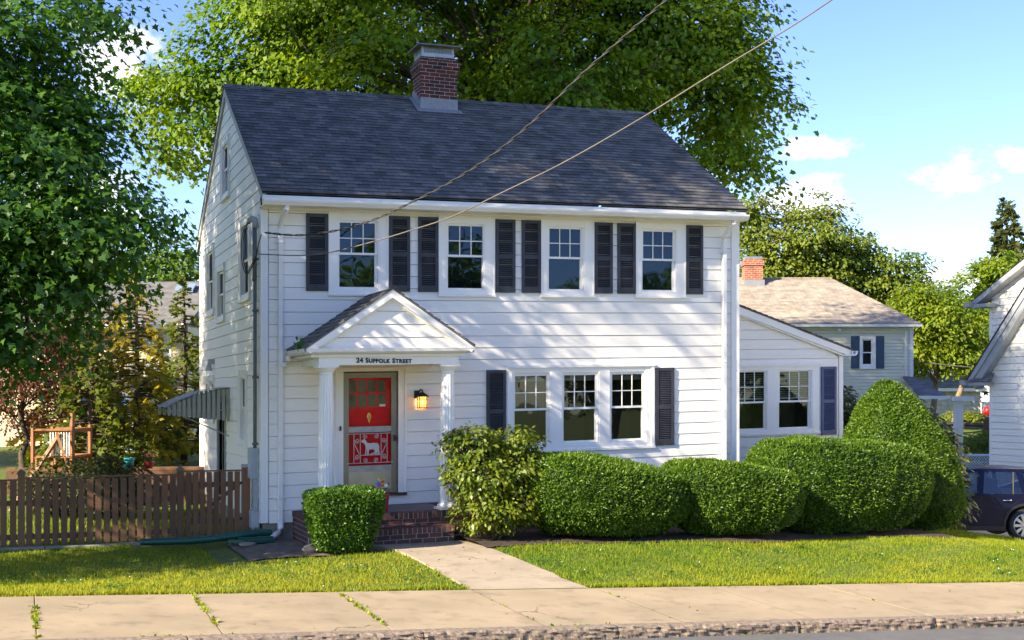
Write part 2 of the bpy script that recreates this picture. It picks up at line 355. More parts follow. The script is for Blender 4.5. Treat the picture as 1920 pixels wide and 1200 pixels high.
for z0, z1, segs in ((.25, .35, [(0, HD)]), (.35, 1.43, [(0, 3.8), (4.95, HD)]), (1.43, 1.77, [(0, 1.4), (2.2, 3.8), (4.95, HD)]), (1.77, 2.30, [(0, 1.4), (2.2, 3.8), (4.95, 5.3), (7.05, HD)]), (2.30, 2.73, [(0, 1.4), (2.2, 5.3), (7.05, HD)]), (2.73, 2.77, [(0, 1.4), (2.2, HD)]), (2.77, 3.76, [(0, HD)]), (3.76, 3.97, [(0, 3.95), (4.95, HD)]), (3.97, 4.88, [(0, 1.045), (2.12, 3.95), (4.95, 5.38), (6.48, HD)]), (4.88, 5.42, [(0, 1.045), (2.12, 5.38), (6.48, HD)])):
    for a, b in segs: mb.face([(.03, a, z0), (.03, b, z0), (.03, b, z1), (.03, a, z1)])
mb.face([(.03, .3, 5.42), (.03, HD-.2, 5.42), (.03, 6.5, 6.08), (.03, 1.1, 6.08)]); mb.face([(.03, 1.1, 6.08), (.03, 3.36, 6.08), (.03, 3.36, 7.25), (.03, 2.7, 7.25)])
mb.face([(.03, 4.33, 6.08), (.03, 6.5, 6.08), (.03, 4.9, 7.25), (.03, 4.33, 7.25)]); mb.face([(.03, 2.7, 7.25), (.03, 4.9, 7.25), (.03, RY, 8.1)])
hb(mb, 'side_wall', siding_m)
mb = MB(); mb.face([(HW, 0, .2), (HW, HD, .2), (HW, HD, 5.4), (HW, RY, 8.1), (HW, 0, 5.4)]); mb.face([(0, HD, .2), (HW, HD, .2), (HW, HD, 5.5), (0, HD, 5.5)])
hb(mb, 'rear_wall', siding_m)
mb = MB(); mb.box(.03, HW-.03, .03, HD-.03, -.9, .25); hb(mb, 'foundation', found_m)

# ---- roof
def shingled(mb, p0, p1, q0, q1, expo=.1421, lip=.013):    # p0->p1 eave line, q0->q1 ridge line
    p0, p1, q0, q1 = map(Vector, (p0, p1, q0, q1)); ln = (q0-p0).length; n = int(ln/expo)+1
    nrm = (p1-p0).cross(q0-p0).normalized()
    if nrm.z < 0: nrm = -nrm
    for i in range(n):
        a = min(1, i*expo/ln); b = min(1, (i+1)*expo/ln)
        if b-a < 1e-4: continue
        A0, A1, B0, B1 = p0.lerp(q0, a), p1.lerp(q1, a), p0.lerp(q0, b), p1.lerp(q1, b)
        mb.face([A0+nrm*lip, A1+nrm*lip, B1+nrm*.001, B0+nrm*.001]); mb.face([A0, A1, A1+nrm*lip, A0+nrm*lip])
rx0, rx1 = -.07, 8.94; ey = -.36; ez = roofz(ey)+.045; by = HD+.36; bz = roofz(by)+.045; rz = RZ+.045
mb = MB()
shingled(mb, (rx0, ey, ez), (rx1, ey, ez), (rx0, RY, rz), (rx1, RY, rz)); shingled(mb, (rx1, by, bz), (rx0, by, bz), (rx1, RY, rz), (rx0, RY, rz))
def roof_uv(x, y, z): return (x, (abs(y-RY)-(RY-ey))*-1*math.hypot(1, RS)+.0)
n = 38
for i in range(n):                                     # ridge caps
    a = rx0+(rx1-rx0)*i/n; b = a+(rx1-rx0)/n+.03; h = .012+.006*random.random()
    mb.face([(a, RY-.15, rz-.15*RS+h+.012), (b, RY-.15, rz-.15*RS+h), (b, RY, rz+h+.008), (a, RY, rz+h+.02)])
    mb.face([(a, RY, rz+h+.02), (b, RY, rz+h+.008), (b, RY+.15, rz-.15*RS+h), (a, RY+.15, rz-.15*RS+h+.012)])
    mb.face([(a, RY-.15, rz-.15*RS-.01), (a, RY, rz-.01), (a, RY, rz+h+.02), (a, RY-.15, rz-.15*RS+h+.012)])
for x in (rx0, rx1):                                   # edge thickness
    mb.face([(x, ey, ez-.03), (x, RY, rz-.03), (x, RY, rz+.005), (x, ey, ez+.005)]); mb.face([(x, by, bz-.03), (x, RY, rz-.03), (x, RY, rz+.005), (x, by, bz+.005)])
mb.face([(rx0, ey, ez-.03), (rx1, ey, ez-.03), (rx1, RY, rz-.03), (rx0, RY, rz-.03)]); mb.face([(rx0, by, bz-.03), (rx1, by, bz-.03), (rx1, RY, rz-.03), (rx0, RY, rz-.03)])
roof = hb(mb, 'roof', roof_m, uvf=roof_uv)
rk = []                                                # rake boards
for x0, x1 in ((-.055, 0), (HW, HW+.012)):
    for yy, s_ in ((ey+.02, 1), (by-.02, -1)):
        zz = roofz(yy); t = .17; mb = MB()
        mb.prism([(x0, yy, zz+.01), (x0, RY, RZ+.01), (x0, RY, RZ-t), (x0, yy, zz-t+.02)], (0, 0, 0), (x1-x0, 0, 0)); rk.append(mb)
rake_m = M('rake_board', (.42, .41, .38), .6, (.32, .31, .29), 4)
for q in rk: hb(q, 'rake_board', rake_m)
mb = MB()                                              # soffit and frieze
mb.box(-.05, HW+.01, -.30, .0, 5.372, 5.392); mb.box(-.05, HW+.01, -.325, -.30, 5.372, 5.52); mb.box(.09, HW-.14, -.05, -.0, 5.335, 5.3715); mb.box(-.02, HW, -.10, -.05, 5.345, 5.3715)
hb(mb, 'soffit', trim_m)
gp = [(-.325, 5.475), (-.325, 5.375), (-.39, 5.375), (-.405, 5.40), (-.425, 5.425), (-.435, 5.45), (-.435, 5.478), (-.43, 5.478), (-.425, 5.45), (-.41, 5.42), (-.39, 5.395), (-.335, 5.395), (-.335, 5.475)]
mb = MB(); mb.prism([(0, y, z) for y, z in gp], (-.06, 0, 0), (8.93, 0, 0))
mb.box(-.058, 8.90, -.345, -.329, 5.47, 5.535)
for i in range(14): mb.box(.3+i*.62, .31+i*.62, -.44, -.33, 5.474, 5.482)
hb(mb, 'gutter', gutter_m)

def downspout(name, x, ztop, zbot, y=-.06, w_=.075, kick=True):
    mb = MB()
    mb.tube([(x+.05, -.36, ztop), (x+.05, -.36, ztop-.08), (x+.02, -.22, ztop-.17), (x, y-.02, ztop-.30), (x, y, ztop-.42)], .045, 8)
    mb.box(x-w_/2, x+w_/2, y-.055, y+.015, zbot, ztop-.36)
    for z in (zbot+.4, (zbot+ztop)/2, ztop-.6): mb.box(x-w_/2-.05, x+w_/2+.05, y-.02, y+.02, z, z+.025); mb.box(x-w_/2-.004, x+w_/2+.004, y-.060, y, z-.004, z+.03)
    return hb(mb, name, gutter_m, bevel=.008)
d = downspout('downspout', .275, 5.40, .22)
mb = MB(); mb.tube([(.275, -.08, .24), (.275, -.085, .14), (.24, -.13, .07), (.15, -.19, .04), (.08, -.22, .03)], [.05, .052, .055, .055, .055], 10); hb(mb, 'spout_elbow', gutter_m, d, smooth=True)
downspout('downspout', 8.60, 5.40, .1)

# ---- windows and shutters
def window(parent, P, cas, fr, gl, rail, cols=3, rows=2, gm=glass_m, rm=dark_m, blind=None, depth=.6, casing=True, proud=.034, m=trim_m, name='window', local=False):
    zf = house_zf if parent == house else None
    def bld(mb, nm, mt, par):
        if not local: return mb.build(nm, mt, par, zf=zf)
        q = mb.build(nm, mt, None); q.parent = par; return q
    mb = MB()
    if casing:
        mb.ring(P, cas, fr, 0, proud); mb.ring(P, (cas[0]-.0, cas[1]+.0, cas[2], cas[3]), (cas[0]+.02, cas[1]-.02, cas[2]+.02, cas[3]-.02), proud, proud+.012)
        mb.pbox(P, cas[0]-.01, cas[1]+.01, cas[2]-.02, cas[2]+.012, 0, proud+.03)
    f2 = (fr[0]+.028, fr[1]-.028, fr[2]+.035, fr[3]-.028)
    mb.ring(P, fr, f2, -.06, proud*.8 if casing else .026)
    mb.ring(P, (f2[0], f2[1], rail-.02, f2[3]), (gl[0], gl[1], rail+.018, gl[3]), -.03, -.002)      # upper sash
    mb.ring(P, (f2[0], f2[1], f2[2], rail+.02), (gl[0], gl[1], gl[2], rail-.018), -.055, -.030)     # lower sash
    uw = gl[1]-gl[0]
    for i in range(1, cols): u = gl[0]+uw*i/cols; mb.pbox(P, u-.008, u+.008, rail+.018, gl[3], -.022, -.006)
    for i in range(1, rows): z = rail+(gl[3]-rail)*i/rows; mb.pbox(P, gl[0], gl[1], z-.008, z+.008, -.023, -.007)
    o = bld(mb, name, m, parent)
    mb = MB(); mb.face([P(gl[0], rail, -.016), P(gl[1], rail, -.016), P(gl[1], gl[3], -.016), P(gl[0], gl[3], -.016)]); mb.face([P(gl[0], gl[2], -.042), P(gl[1], gl[2], -.042), P(gl[1], rail, -.042), P(gl[0], rail, -.042)])
    bld(mb, 'pane', gm, o)
    a, b, c, e = fr[0]+.01, fr[1]-.01, fr[2]+.01, fr[3]-.01; mb = MB()
    mb.face([P(a, c, -depth), P(b, c, -depth), P(b, e, -depth), P(a, e, -depth)]); mb.face([P(a, c, -.06), P(a, c, -depth), P(a, e, -depth), P(a, e, -.06)]); mb.face([P(b, c, -.06), P(b, c, -depth), P(b, e, -depth), P(b, e, -.06)])
    mb.face([P(a, e, -.06), P(b, e, -.06), P(b, e, -depth), P(a, e, -depth)]); mb.face([P(a, c, -.06), P(b, c, -.06), P(b, c, -depth), P(a, c, -depth)])
    bld(mb, 'room_backing', rm, o)
    if blind:
        mb = MB()
        if blind[0] == 'shade': mb.pbox(P, f2[0], f2[1], blind[1], f2[3], -.13, -.125)
        elif blind[0] == 'curtain':
            for sgn in blind[2]:
                u0 = gl[0] if sgn < 0 else gl[1]-blind[1]; rowsz = [gl[2]-.05, gl[3]]
                mb.grid([[P(u0+blind[1]*j/16, z, -.16+.02*math.sin(j*1.9)) for j in range(17)] for z in rowsz])
        else:
            z = f2[3]-.03
            while z > blind[1]: mb.face([P(f2[0], z, -.10), P(f2[1], z, -.10), P(f2[1], z-.020, -.135), P(f2[0], z-.020, -.135)]); z -= .046
            mb.pbox(P, f2[0], f2[1], blind[1]-.03, blind[1], -.13, -.11)
        bld(mb, 'blind', slat_m if blind[0] == 'slats' else blind_m, o)
    return o
def shutter(parent, P, u0, u1, z0, z1, m=shutter_m, mid=.49, d0=.018, lou=.034):
    mb = MB(); s_ = .055; zm = z0+(z1-z0)*mid
    mb.pbox(P, u0, u0+s_, z0, z1, d0, d0+.034); mb.pbox(P, u1-s_, u1, z0, z1, d0, d0+.034)
    for a, b in ((z0, z0+.10), (zm-.035, zm+.035), (z1-.06, z1)): mb.pbox(P, u0+s_, u1-s_, a, b, d0, d0+.031)
    mb.pbox(P, u0+s_, u1-s_, z0, z1, d0-.004, d0+.002)
    for a, b in ((z0+.10, zm-.035), (zm+.035, z1-.06)):
        n = max(3, round((b-a)/lou)); h = (b-a)/n
        for i in range(n):
            z = a+h*i
            mb.hexa([P(u0+s_, z, d0+.030), P(u1-s_, z, d0+.030), P(u1-s_, z+h*.75, d0+.004), P(u0+s_, z+h*.75, d0+.004), P(u0+s_, z+.007, d0+.030), P(u1-s_, z+.007, d0+.030), P(u1-s_, z+h*.75+.007, d0+.004), P(u0+s_, z+h*.75+.007, d0+.004)])
    return mb.build('shutter', m, parent, zf=house_zf if parent == house else None)
for (c0, c1), (f0, f1), (g0, g1) in (((1.082, 2.108), (1.218, 1.959), (1.281, 1.885)), ((2.998, 4.030), (3.123, 3.845), (3.19, 3.812)), ((4.901, 5.937), (5.014, 5.752), (5.079, 5.682)), ((6.773, 7.806), (6.877, 7.627), (6.942, 7.552))):
    window(house, PF, (c0, c1, 3.965, 5.345), (f0, f1, 4.03, 5.235), (g0, g1, 4.10, 5.172), 4.655, gm=glass_up_m, rm=roomup_m)
for u0, u1 in ((.707, 1.073), (2.127, 2.488), (2.635, 2.994), (4.044, 4.410), (4.535, 4.896), (5.946, 6.304), (6.402, 6.766), (7.813, 8.167)): shutter(house, PF, u0, u1, 4.025, 5.303)
mb = MB(); mb.ring(PF, (4.263, 7.15, 1.235, 2.735), (4.354, 6.986, 1.315, 2.64), 0, .034); mb.pbox(PF, 5.096, 5.303, 1.315, 2.64, 0, .034); mb.pbox(PF, 6.048, 6.25, 1.315, 2.64, 0, .034)
mb.pbox(PF, 4.25, 7.165, 2.70, 2.745, 0, .06); mb.pbox(PF, 7.09, 7.15, 1.235, 2.70, .034, .05); mb.pbox(PF, 4.25, 7.165, 1.20, 1.24, 0, .06)
hb(mb, 'window_casing', trim_m)
for f0, f1, g0, g1, bl in ((4.354, 5.096, 4.424, 5.024, ('shade', 2.46)), (5.303, 6.048, 5.365, 5.976, ('shade', 2.46)), (6.25, 6.986, 6.313, 6.92, ('shade', 2.46))):
    window(house, PF, None, (f0, f1, 1.315, 2.64), (g0, g1, 1.385, 2.558), 1.966, casing=False, blind=bl)
shutter(house, PF, 3.875, 4.233, 1.245, 2.672); shutter(house, PF, 7.183, 7.56, 1.245, 2.667)
# side wall windows
for cas, rail in (((1.045, 2.12, 3.97, 5.42), 4.68), ((5.38, 6.48, 3.97, 5.42), 4.68), ((3.95, 4.95, 3.76, 4.88), 4.3), ((1.40, 2.2, 1.43, 2.77), 2.1), ((3.36, 4.33, 6.08, 7.25), 6.66), ((5.3, 6.15, 1.77, 2.73), 2.25), ((6.2, 7.05, 1.77, 2.73), 2.25)):
    fr = (cas[0]+.11, cas[1]-.11, cas[2]+.08, cas[3]-.1); gl = (fr[0]+.075, fr[1]-.075, fr[2]+.08, fr[3]-.07)
    window(house, PL, cas, fr, gl, rail, 1, 1, rm=roomup_m, proud=.045, gm=glass_side_m)
mb = MB(); mb.ring(PL, (3.80, 4.95, .30, 2.30), (3.92, 4.83, .30, 2.18), 0, .035); mb.pbox(PL, 3.92, 4.83, .3, 2.18, -.10, -.06)
sd = hb(mb, 'side_door', M('side_door', (.30, .32, .32), .5)); mb = MB(); mb.pbox(PL, 4.02, 4.73, .6, 2.05, -.058, -.054); hb(mb, 'pane', glass_m, sd)
# awning over the side door: curved slatted top, scalloped cheek
aw_m = M('awning_aluminium', (.38, .39, .36), .55, (.31, .32, .30), 5)
prof = [(0, 2.47), (-.30, 2.44), (-.60, 2.37), (-.90, 2.26), (-1.18, 2.12)]
mb = MB()
for i in range(12):
    a = 3.36+i*.145; mb.grid([[(x, a, z+.012*(i % 2)), (x, a+.143, z+.012*(i % 2))] for x, z in prof])
aw = hb(mb, 'awning', aw_m)
for yy in (3.36, 5.08):
    mb = MB()
    for i in range(13):
        x0 = -.015-i*.0895; x1 = x0-.062; zt = np.interp(-(x0+x1)/2, [0, .3, .6, .9, 1.18], [2.45, 2.42, 2.35, 2.24, 2.10]); zb = zt-.60-.02+.40*(-x0)*.52
        zb = max(zb, 1.83+.12*(-x0)); xm = (x0+x1)/2; r = .031
        pts = [(x1, yy, zt-.01), (x0, yy, zt)]+[(xm+r*math.cos(t), yy, zb+r*math.sin(t)*-1+r) for t in [math.pi*k/8 for k in range(9)]]
        mb.prism(pts, (0, -.008+.006*(i % 2), 0), (0, .0+.006*(i % 2), 0))
    mb.box(-1.17, -.01, yy+.012, yy+.025, 2.03, 2.06); hb(mb, 'awning_cheek', aw_m, aw)
mb = MB(); mb.tube([(-1.15, 3.42, 2.08), (-.02, 3.42, 1.55)], .012); hb(mb, 'awning_brace', aw_m, aw)
mb = MB(); mb.box(-.14, -.01, 5.36, 5.5, 2.95, 3.05); mb.lathe([(.07, 0), (.06, .08), (.03, .14)], (-.12, 5.43, 2.82), 10); hb(mb, 'side_lamp', meter_m)
# service mast and meter
mb = MB(); mb.tube([(-.07, .32, .55), (-.07, .32, 5.16)], .03, 10)
for z in (1.5, 2.6, 3.7, 4.55): mb.box(-.11, -.01, .27, .37, z, z+.035)
mb.tube([(-.075, .32, 4.2), (-.075, .32, 5.12)], .036, 10); mast = hb(mb, 'service_mast', pipe_m, smooth=True)
mb = MB(); mb.tube([(-.07, .32, 5.08), (-.07, .32, 5.17), (-.08, .33, 5.22), (-.11, .35, 5.24), (-.15, .38, 5.21), (-.17, .39, 5.16)], [.040, .05, .056, .056, .050, .040], 10); hb(mb, 'weatherhead', meter_m, mast, smooth=True)
mb = MB()
for k in range(2):
    lp = [(-.17, .39, 5.17)]+[(-.14-.10*math.sin(t)-.02*k, .52+.05*k-.15*math.sin(t)*.2, 4.75+.40*math.cos(t)) for t in [math.pi*j/10 for j in range(1, 11)]]+[(-.09, .1-.02*k, 4.55+.05*k), (-.07, .0, 4.78), (-.04, -.12, 4.93)]
    mb.tube(lp, .0085, 6)
hb(mb, 'drip_loop', black_m, mast, smooth=True)
mb = MB(); mb.box(-.16, -.015, .22, .50, .95, 1.45); mb.box(-.10, -.015, .26, .36, .25, .95); mb.box(-.15, -.015, .2, .42, .14, .42); mb.lathe([(.09, 0), (.09, .02), (.075, .06), (.0, .07)], (-.09, .33, 1.20), 14); mb.tube([(-.09, .30, .14), (-.09, .30, -.2)], .03, 8); mb.tube([(-.05, .16, 1.4), (-.05, .14, .9), (-.05, .17, .6), (-.06, .25, .4)], .012, 6)
hb(mb, 'electric_meter', meter_m, bevel=.01)

# ---- side wing
random.seed(9)
wx0, wx1 = 8.95, 12.74
wr = lambda x: 3.92-(x-10.1)*.335                        # wing roof underside
OPW = [(9.25, 12.15, 1.26, 2.735)]
def wlim(z): return (8.9, min(wx1-.1, 10.1+(3.92-.10-z)/.335))
mb = MB(); siding(mb, PW, 8.95, wx1-.08, .223, 4.25, OPW, lim=wlim, zref=.223-.02)
mb.face([(wx0, WY+.03, .0), (wx1, WY+.03, .0), (wx1, WY+.03, 1.26), (wx0, WY+.03, 1.26)]); mb.face([(wx0, WY+.03, 2.735), (wx1, WY+.03, 2.735), (wx1, WY+.03, wr(wx1)), (wx0, WY+.03, wr(wx0))]); mb.face([(12.15, WY+.03, 1.26), (wx1, WY+.03, 1.26), (wx1, WY+.03, 2.735), (12.15, WY+.03, 2.735)])
mb.face([(wx1-.002, WY, -.6), (wx1-.002, WY+4.5, -.6), (wx1-.002, WY+4.5, 3), (wx1-.002, WY, 3)])
hb(mb, 'wing_wall', siding_m)
mb = MB(); mb.box(wx1-.085, wx1+.02, WY-.024, WY, .1, wr(wx1)-.1); hb(mb, 'wing_corner_board', trim_m)
mb = MB(); shingled(mb, (wx1+.22, WY-.14, wr(wx1+.22)+.06), (wx1+.22, WY+4.5, wr(wx1+.22)+.06), (wx0, WY-.14, wr(wx0)+.06), (wx0, WY+4.5, wr(wx0)+.06))
mb.face([(wx0, WY-.14, wr(wx0)+.055), (wx1+.22, WY-.14, wr(wx1+.22)+.055), (wx1+.22, WY-.14, wr(wx1+.22)+.025), (wx0, WY-.14, wr(wx0)+.025)])
mb.face([(wx0, WY-.14, wr(wx0)+.024), (wx1+.22, WY-.14, wr(wx1+.22)+.024), (wx1+.22, WY+4.5, wr(wx1+.22)+.024), (wx0, WY+4.5, wr(wx0)+.024)])
hb(mb, 'wing_roof', roof_m, uvf=lambda x, y, z: (y, x*1.054))
mb = MB(); mb.prism([(wx0, 0, wr(wx0)+.02), (wx1+.16, 0, wr(wx1+.16)+.02), (wx1+.16, 0, wr(wx1+.16)-.11), (wx0, 0, wr(wx0)-.15)], (0, WY-.125, 0), (0, WY-.09, 0))
mb.prism([(wx0, 0, wr(wx0)-.05), (wx1, 0, wr(wx1)-.05), (wx1, 0, wr(wx1)-.16), (wx0, 0, wr(wx0)-.16)], (0, WY-.09, 0), (0, WY, 0))
hb(mb, 'wing_rake', trim_m)
gz = wr(wx1+.22)+.0
mb = MB(); mb.prism([(wx1+.16, 0, gz+.03), (wx1+.16, 0, gz-.07), (wx1+.25, 0, gz-.07), (wx1+.29, 0, gz-.03), (wx1+.30, 0, gz+.03), (wx1+.285, 0, gz+.03), (wx1+.24, 0, gz-.05), (wx1+.18, 0, gz-.05), (wx1+.18, 0, gz+.03)], (0, WY-.16, 0), (0, WY+4.5, 0)); mb.box(wx1+.0, wx1+.16, WY-.12, WY+4.5, gz-.07, gz-.04); hb(mb, 'wing_gutter', gutter_m)
mb = MB(); mb.ring(PW, (9.25, 12.15, 1.285, 2.735), (9.95, 11.98, 1.325, 2.60), 0, .034); mb.pbox(PW, 10.87, 11.11, 1.325, 2.60, 0, .034); mb.pbox(PW, 9.25, 9.95, 1.30, 2.70, .0, .03); mb.pbox(PW, 9.2, 12.17, 2.69, 2.74, 0, .06); mb.pbox(PW, 9.2, 12.17, 1.25, 1.29, 0, .05); hb(mb, 'wing_window_casing', trim_m)
window(house, PW, None, (10.02, 10.87, 1.325, 2.635), (10.10, 10.805, 1.40, 2.575), 1.945, casing=False, blind=('slats', 2.03))
window(house, PW, None, (11.11, 11.98, 1.325, 2.635), (11.185, 11.90, 1.40, 2.575), 1.945, casing=False, blind=('slats', 2.03))
shutter(house, PW, 12.195, 12.575, 1.21, 2.665, blue_shutter_m)
mb = MB(); mb.box(wx0, wx1-.03, WY+.03, WY+4.4, -1.2, .22); hb(mb, 'wing_foundation', found_m)
mb = MB(); mb.tube([(9.35, WY+1.6, 3.9), (9.35, WY+1.6, 4.72)], .05, 10); mb.lathe([(.13, .0), (.10, .06), (.06, .2)], (9.35, WY+1.6, 4.12), 10); hb(mb, 'vent_pipe', pipe_m, smooth=True)

# ---- chimney (stands in the front slope below the ridge)
mb = MB(); cx0, cx1, cy0, cy1 = 3.70, 4.455, 3.26, 3.80; zt = 8.93
mb.box(cx0, cx1, cy0, cy1, 7.6, zt-.30); mb.box(cx0-.022, cx1+.022, cy0-.022, cy1+.022, zt-.30, zt-.205); mb.box(cx0-.045, cx1+.045, cy0-.045, cy1+.045, zt-.205, zt-.05); mb.box(cx0+.0, cx1-.0, cy0, cy1, zt-.05, zt+.02)
ch = hb(mb, 'chimney', chim_m, roof)
mb = MB(); yb = cy0-.008; zb = roofz(cy0)+.045
mb.box(cx0-.012, cx1+.012, yb-.006, cy0-.001, zb-.03, zb+.23); mb.prism([(0, cy0-.12, roofz(cy0-.12)+.058), (0, cy0, roofz(cy0)+.058), (0, cy0, roofz(cy0)+.075), (0, cy0-.12, roofz(cy0-.12)+.068)], (cx0-.08, 0, 0), (cx1+.08, 0, 0))
for i in range(4):
    y0 = cy0+i*.135; y1 = y0+.15; mb.box(cx0-.010-.001*i, cx0-.001, y0, y1, roofz(y0)-.05, roofz(y1)+.17)
mb.prism([(cx0-.1, cy0-.1, roofz(cy0-.1)+.06), (cx0, cy0-.1, roofz(cy0-.1)+.06), (cx0, cy1-.05, roofz(cy1-.05)+.06), (cx0-.1, cy1-.05, roofz(cy1-.05)+.06)], (0, 0, 0), (0, 0, .012))
hb(mb, 'chimney_flashing', lead_m, roof)
mb = MB(); gx0, gx1, gy0, gy1 = cx0+.03, cx1-.09, cy0+.0, cy1-.06; z0 = zt+.02
for x in (gx0, gx1):
    for y in (gy0, gy1): mb.box(x-.018, x+.018, y-.018, y+.018, z0, z0+.22)
mb.box(gx0, gx1, gy0-.02, gy0-.014, z0, z0+.075); mb.box(gx0-.02, gx0-.014, gy0, gy1, z0, z0+.075)
for i in range(1, 22): u = gx0+(gx1-gx0)*i/22; mb.box(u-.004, u+.004, gy0-.008, gy0-.002, z0+.07, z0+.22); mb.box(u-.004, u+.004, gy1+.002, gy1+.008, z0, z0+.22)
for i in range(1, 7): z = z0+.07+i*.024; mb.box(gx0, gx1, gy0-.012, gy0-.007, z-.003, z+.003)
for i in range(1, 15): v = gy0+(gy1-gy0)*i/15; mb.box(gx0-.01, gx0-.004, v-.004, v+.004, z0+.07, z0+.22)
hb(mb, 'chimney_screen', metal_m, roof)
mb = MB(); zc = z0+.215; xa, xb, ya, yb2 = gx0-.13, gx1+.16, gy0-.16, gy1+.14
mb.grid([[(xa, ya, zc-.02), (xb, ya, zc-.02), (xb, yb2, zc-.02), (xa, yb2, zc-.02)], [(xa, ya, zc), (xb, ya, zc), (xb, yb2, zc), (xa, yb2, zc)], [(xa+.25, ya+.22, zc+.07), (xb-.25, ya+.22, zc+.07), (xb-.25, yb2-.22, zc+.07), (xa+.25, yb2-.22, zc+.07)]], True, caps=True); hb(mb, 'chimney_cap', dkmetal_m, roof)

# ---- portico
pf = -1.42; pxc = 1.762; pe0, pe1 = .49, 3.03; prz = 3.93; pez = 3.03
ps = (prz-pez)/(pxc-(pe0-.08))
mb = MB(); e0 = pe0-.10; e1 = pe1+.10; zE = prz-ps*(pxc-e0)
shingled(mb, (e0, 0, zE+.04), (e0, pf-.12, zE+.04), (pxc, 0, prz+.04), (pxc, pf-.12, prz+.04)); shingled(mb, (e1, pf-.12, zE+.04), (e1, 0, zE+.04), (pxc, pf-.12, prz+.04), (pxc, 0, prz+.04))
mb.prism([(e0, 0, zE+.04), (pxc, 0, prz+.04), (e1, 0, zE+.04), (e1, 0, zE+.012), (pxc, 0, prz+.012), (e0, 0, zE+.012)], (0, pf-.12, 0), (0, -.002, 0))
pr = hb(mb, 'porch_roof', roof_m, uvf=lambda x, y, z: (y, abs(x-pxc)*1.23))
mb = MB(); y0, y1 = pf-.11, pf-.05                      # raking cornice, pediment, cornice
for sg in (-1, 1):
    ex = pxc+sg*(pxc-e0-.01); mb.prism([(ex, 0, zE+.006), (pxc, 0, prz+.008), (pxc, 0, prz-.12), (ex-sg*.05, 0, zE-.075)], (0, y0, 0), (0, y1, 0))
    mb.prism([(ex-sg*.10, 0, zE-.035), (pxc, 0, prz-.12), (pxc, 0, prz-.165), (ex-sg*.16, 0, zE-.05)], (0, y1, 0), (0, y1+.03, 0))
pd = hb(mb, 'pediment_trim', trim_m, pr)
mb = MB(); PP = lambda u, z, d: (u, pf-.02-d, z)
def plim(z): dx = (prz-.1-z)/ps; return (pxc-dx, pxc+dx)
siding(mb, PP, .3, 3.2, pez-.06, prz-.12, [], lim=plim, zref=2.99, expo=.205); mb.face([(.55, pf+.012, pez-.06), (2.97, pf+.012, pez-.06), (pxc, pf+.012, prz-.1)])
hb(mb, 'pediment', siding_m, pr)
mb = MB(); gz0 = 2.935; gzz = [(0, gz0+.0), (-.045, gz0+.01), (-.075, gz0+.035), (-.085, gz0+.085), (-.08, gz0+.09), (-.07, gz0+.085), (-.06, gz0+.04), (-.04, gz0+.02), (-.01, gz0+.02), (-.01, gz0+.085), (0, gz0+.085)]
mb.prism([(0, y, z) for y, z in gzz], (pe0-.09, pf-.03, 0), (pe1+.10, pf-.03, 0))
for i in range(4): mb.box(.8+i*.62, .81+i*.62, pf-.12, pf-.03, gz0+.082, gz0+.09)
mb.prism([(-y, 0, z) for y, z in [(-a, b) for a, b in gzz]], (pe0-.04, pf-.02, 0), (pe0-.04, -.02, 0)); mb.prism([(-a, 0, b) for a, b in gzz], (pe1+.04, pf-.02, 0), (pe1+.04, -.02, 0))
mb.tube([(pe0-.10, -.16, gz0+.02), (pe0-.10, -.16, gz0-.06), (pe0-.13, -.13, gz0-.12), (pe0-.20, -.10, gz0-.14)], .042, 8)
hb(mb, 'porch_gutter', gutter_m, pr)
fr0, fr1 = .62, 2.90
mb = MB(); mb.box(fr0-.13, fr1+.13, pf-.01, -.0, gz0-.045, gz0-.001); mb.box(fr0, fr1, pf+.03, pf+.10, 2.765, gz0-.045)
for x in (fr0, fr1-.07): mb.box(x, x+.07, pf+.10, -.001, 2.765, gz0-.045)
mb.box(fr0+.07, fr1-.07, pf+.10, -.001, 2.86, 2.89)
hb(mb, 'entablature', trim_m)
def column(x, y):
    mb = MB(); fl = lambda j, seg, r, z: (1-.055*abs(math.cos(j*math.pi/4))) if r < .1285 else 1
    prof = [(.112, .54), (.118, .56), (.1205, .62), (.120, 1.4), (.114, 2.2), (.104, 2.60), (.104, 2.615)]
    seg = 112; rows = []
    for r, z in prof: rows.append([(x+r*(1-.11*max(0, math.sin(2*math.pi*j/seg*14))**.6)*math.cos(2*math.pi*j/seg), y+r*(1-.11*max(0, math.sin(2*math.pi*j/seg*14))**.6)*math.sin(2*math.pi*j/seg), z) for j in range(seg)])
    mb.grid(rows, True)
    o = hb(mb, 'porch_column', trim_m, smooth=False)
    mb = MB(); mb.lathe([(.15, .455), (.165, .47), (.165, .495), (.145, .51), (.14, .525), (.125, .54), (.11, .545)], (x, y, 0), 28); mb.box(x-.175, x+.175, y-.175, y+.175, .424, .456); hb(mb, 'column_base', trim_m, o)
    mb = MB(); mb.lathe([(.10, 2.61), (.115, 2.625), (.11, 2.645), (.125, 2.67), (.155, 2.715), (.158, 2.728)], (x, y, 0), 28); mb.box(x-.165, x+.165, y-.165, y+.165, 2.728, 2.7645); hb(mb, 'column_capital', trim_m, o)
column(.765, pf+.17); column(2.755, pf+.17)
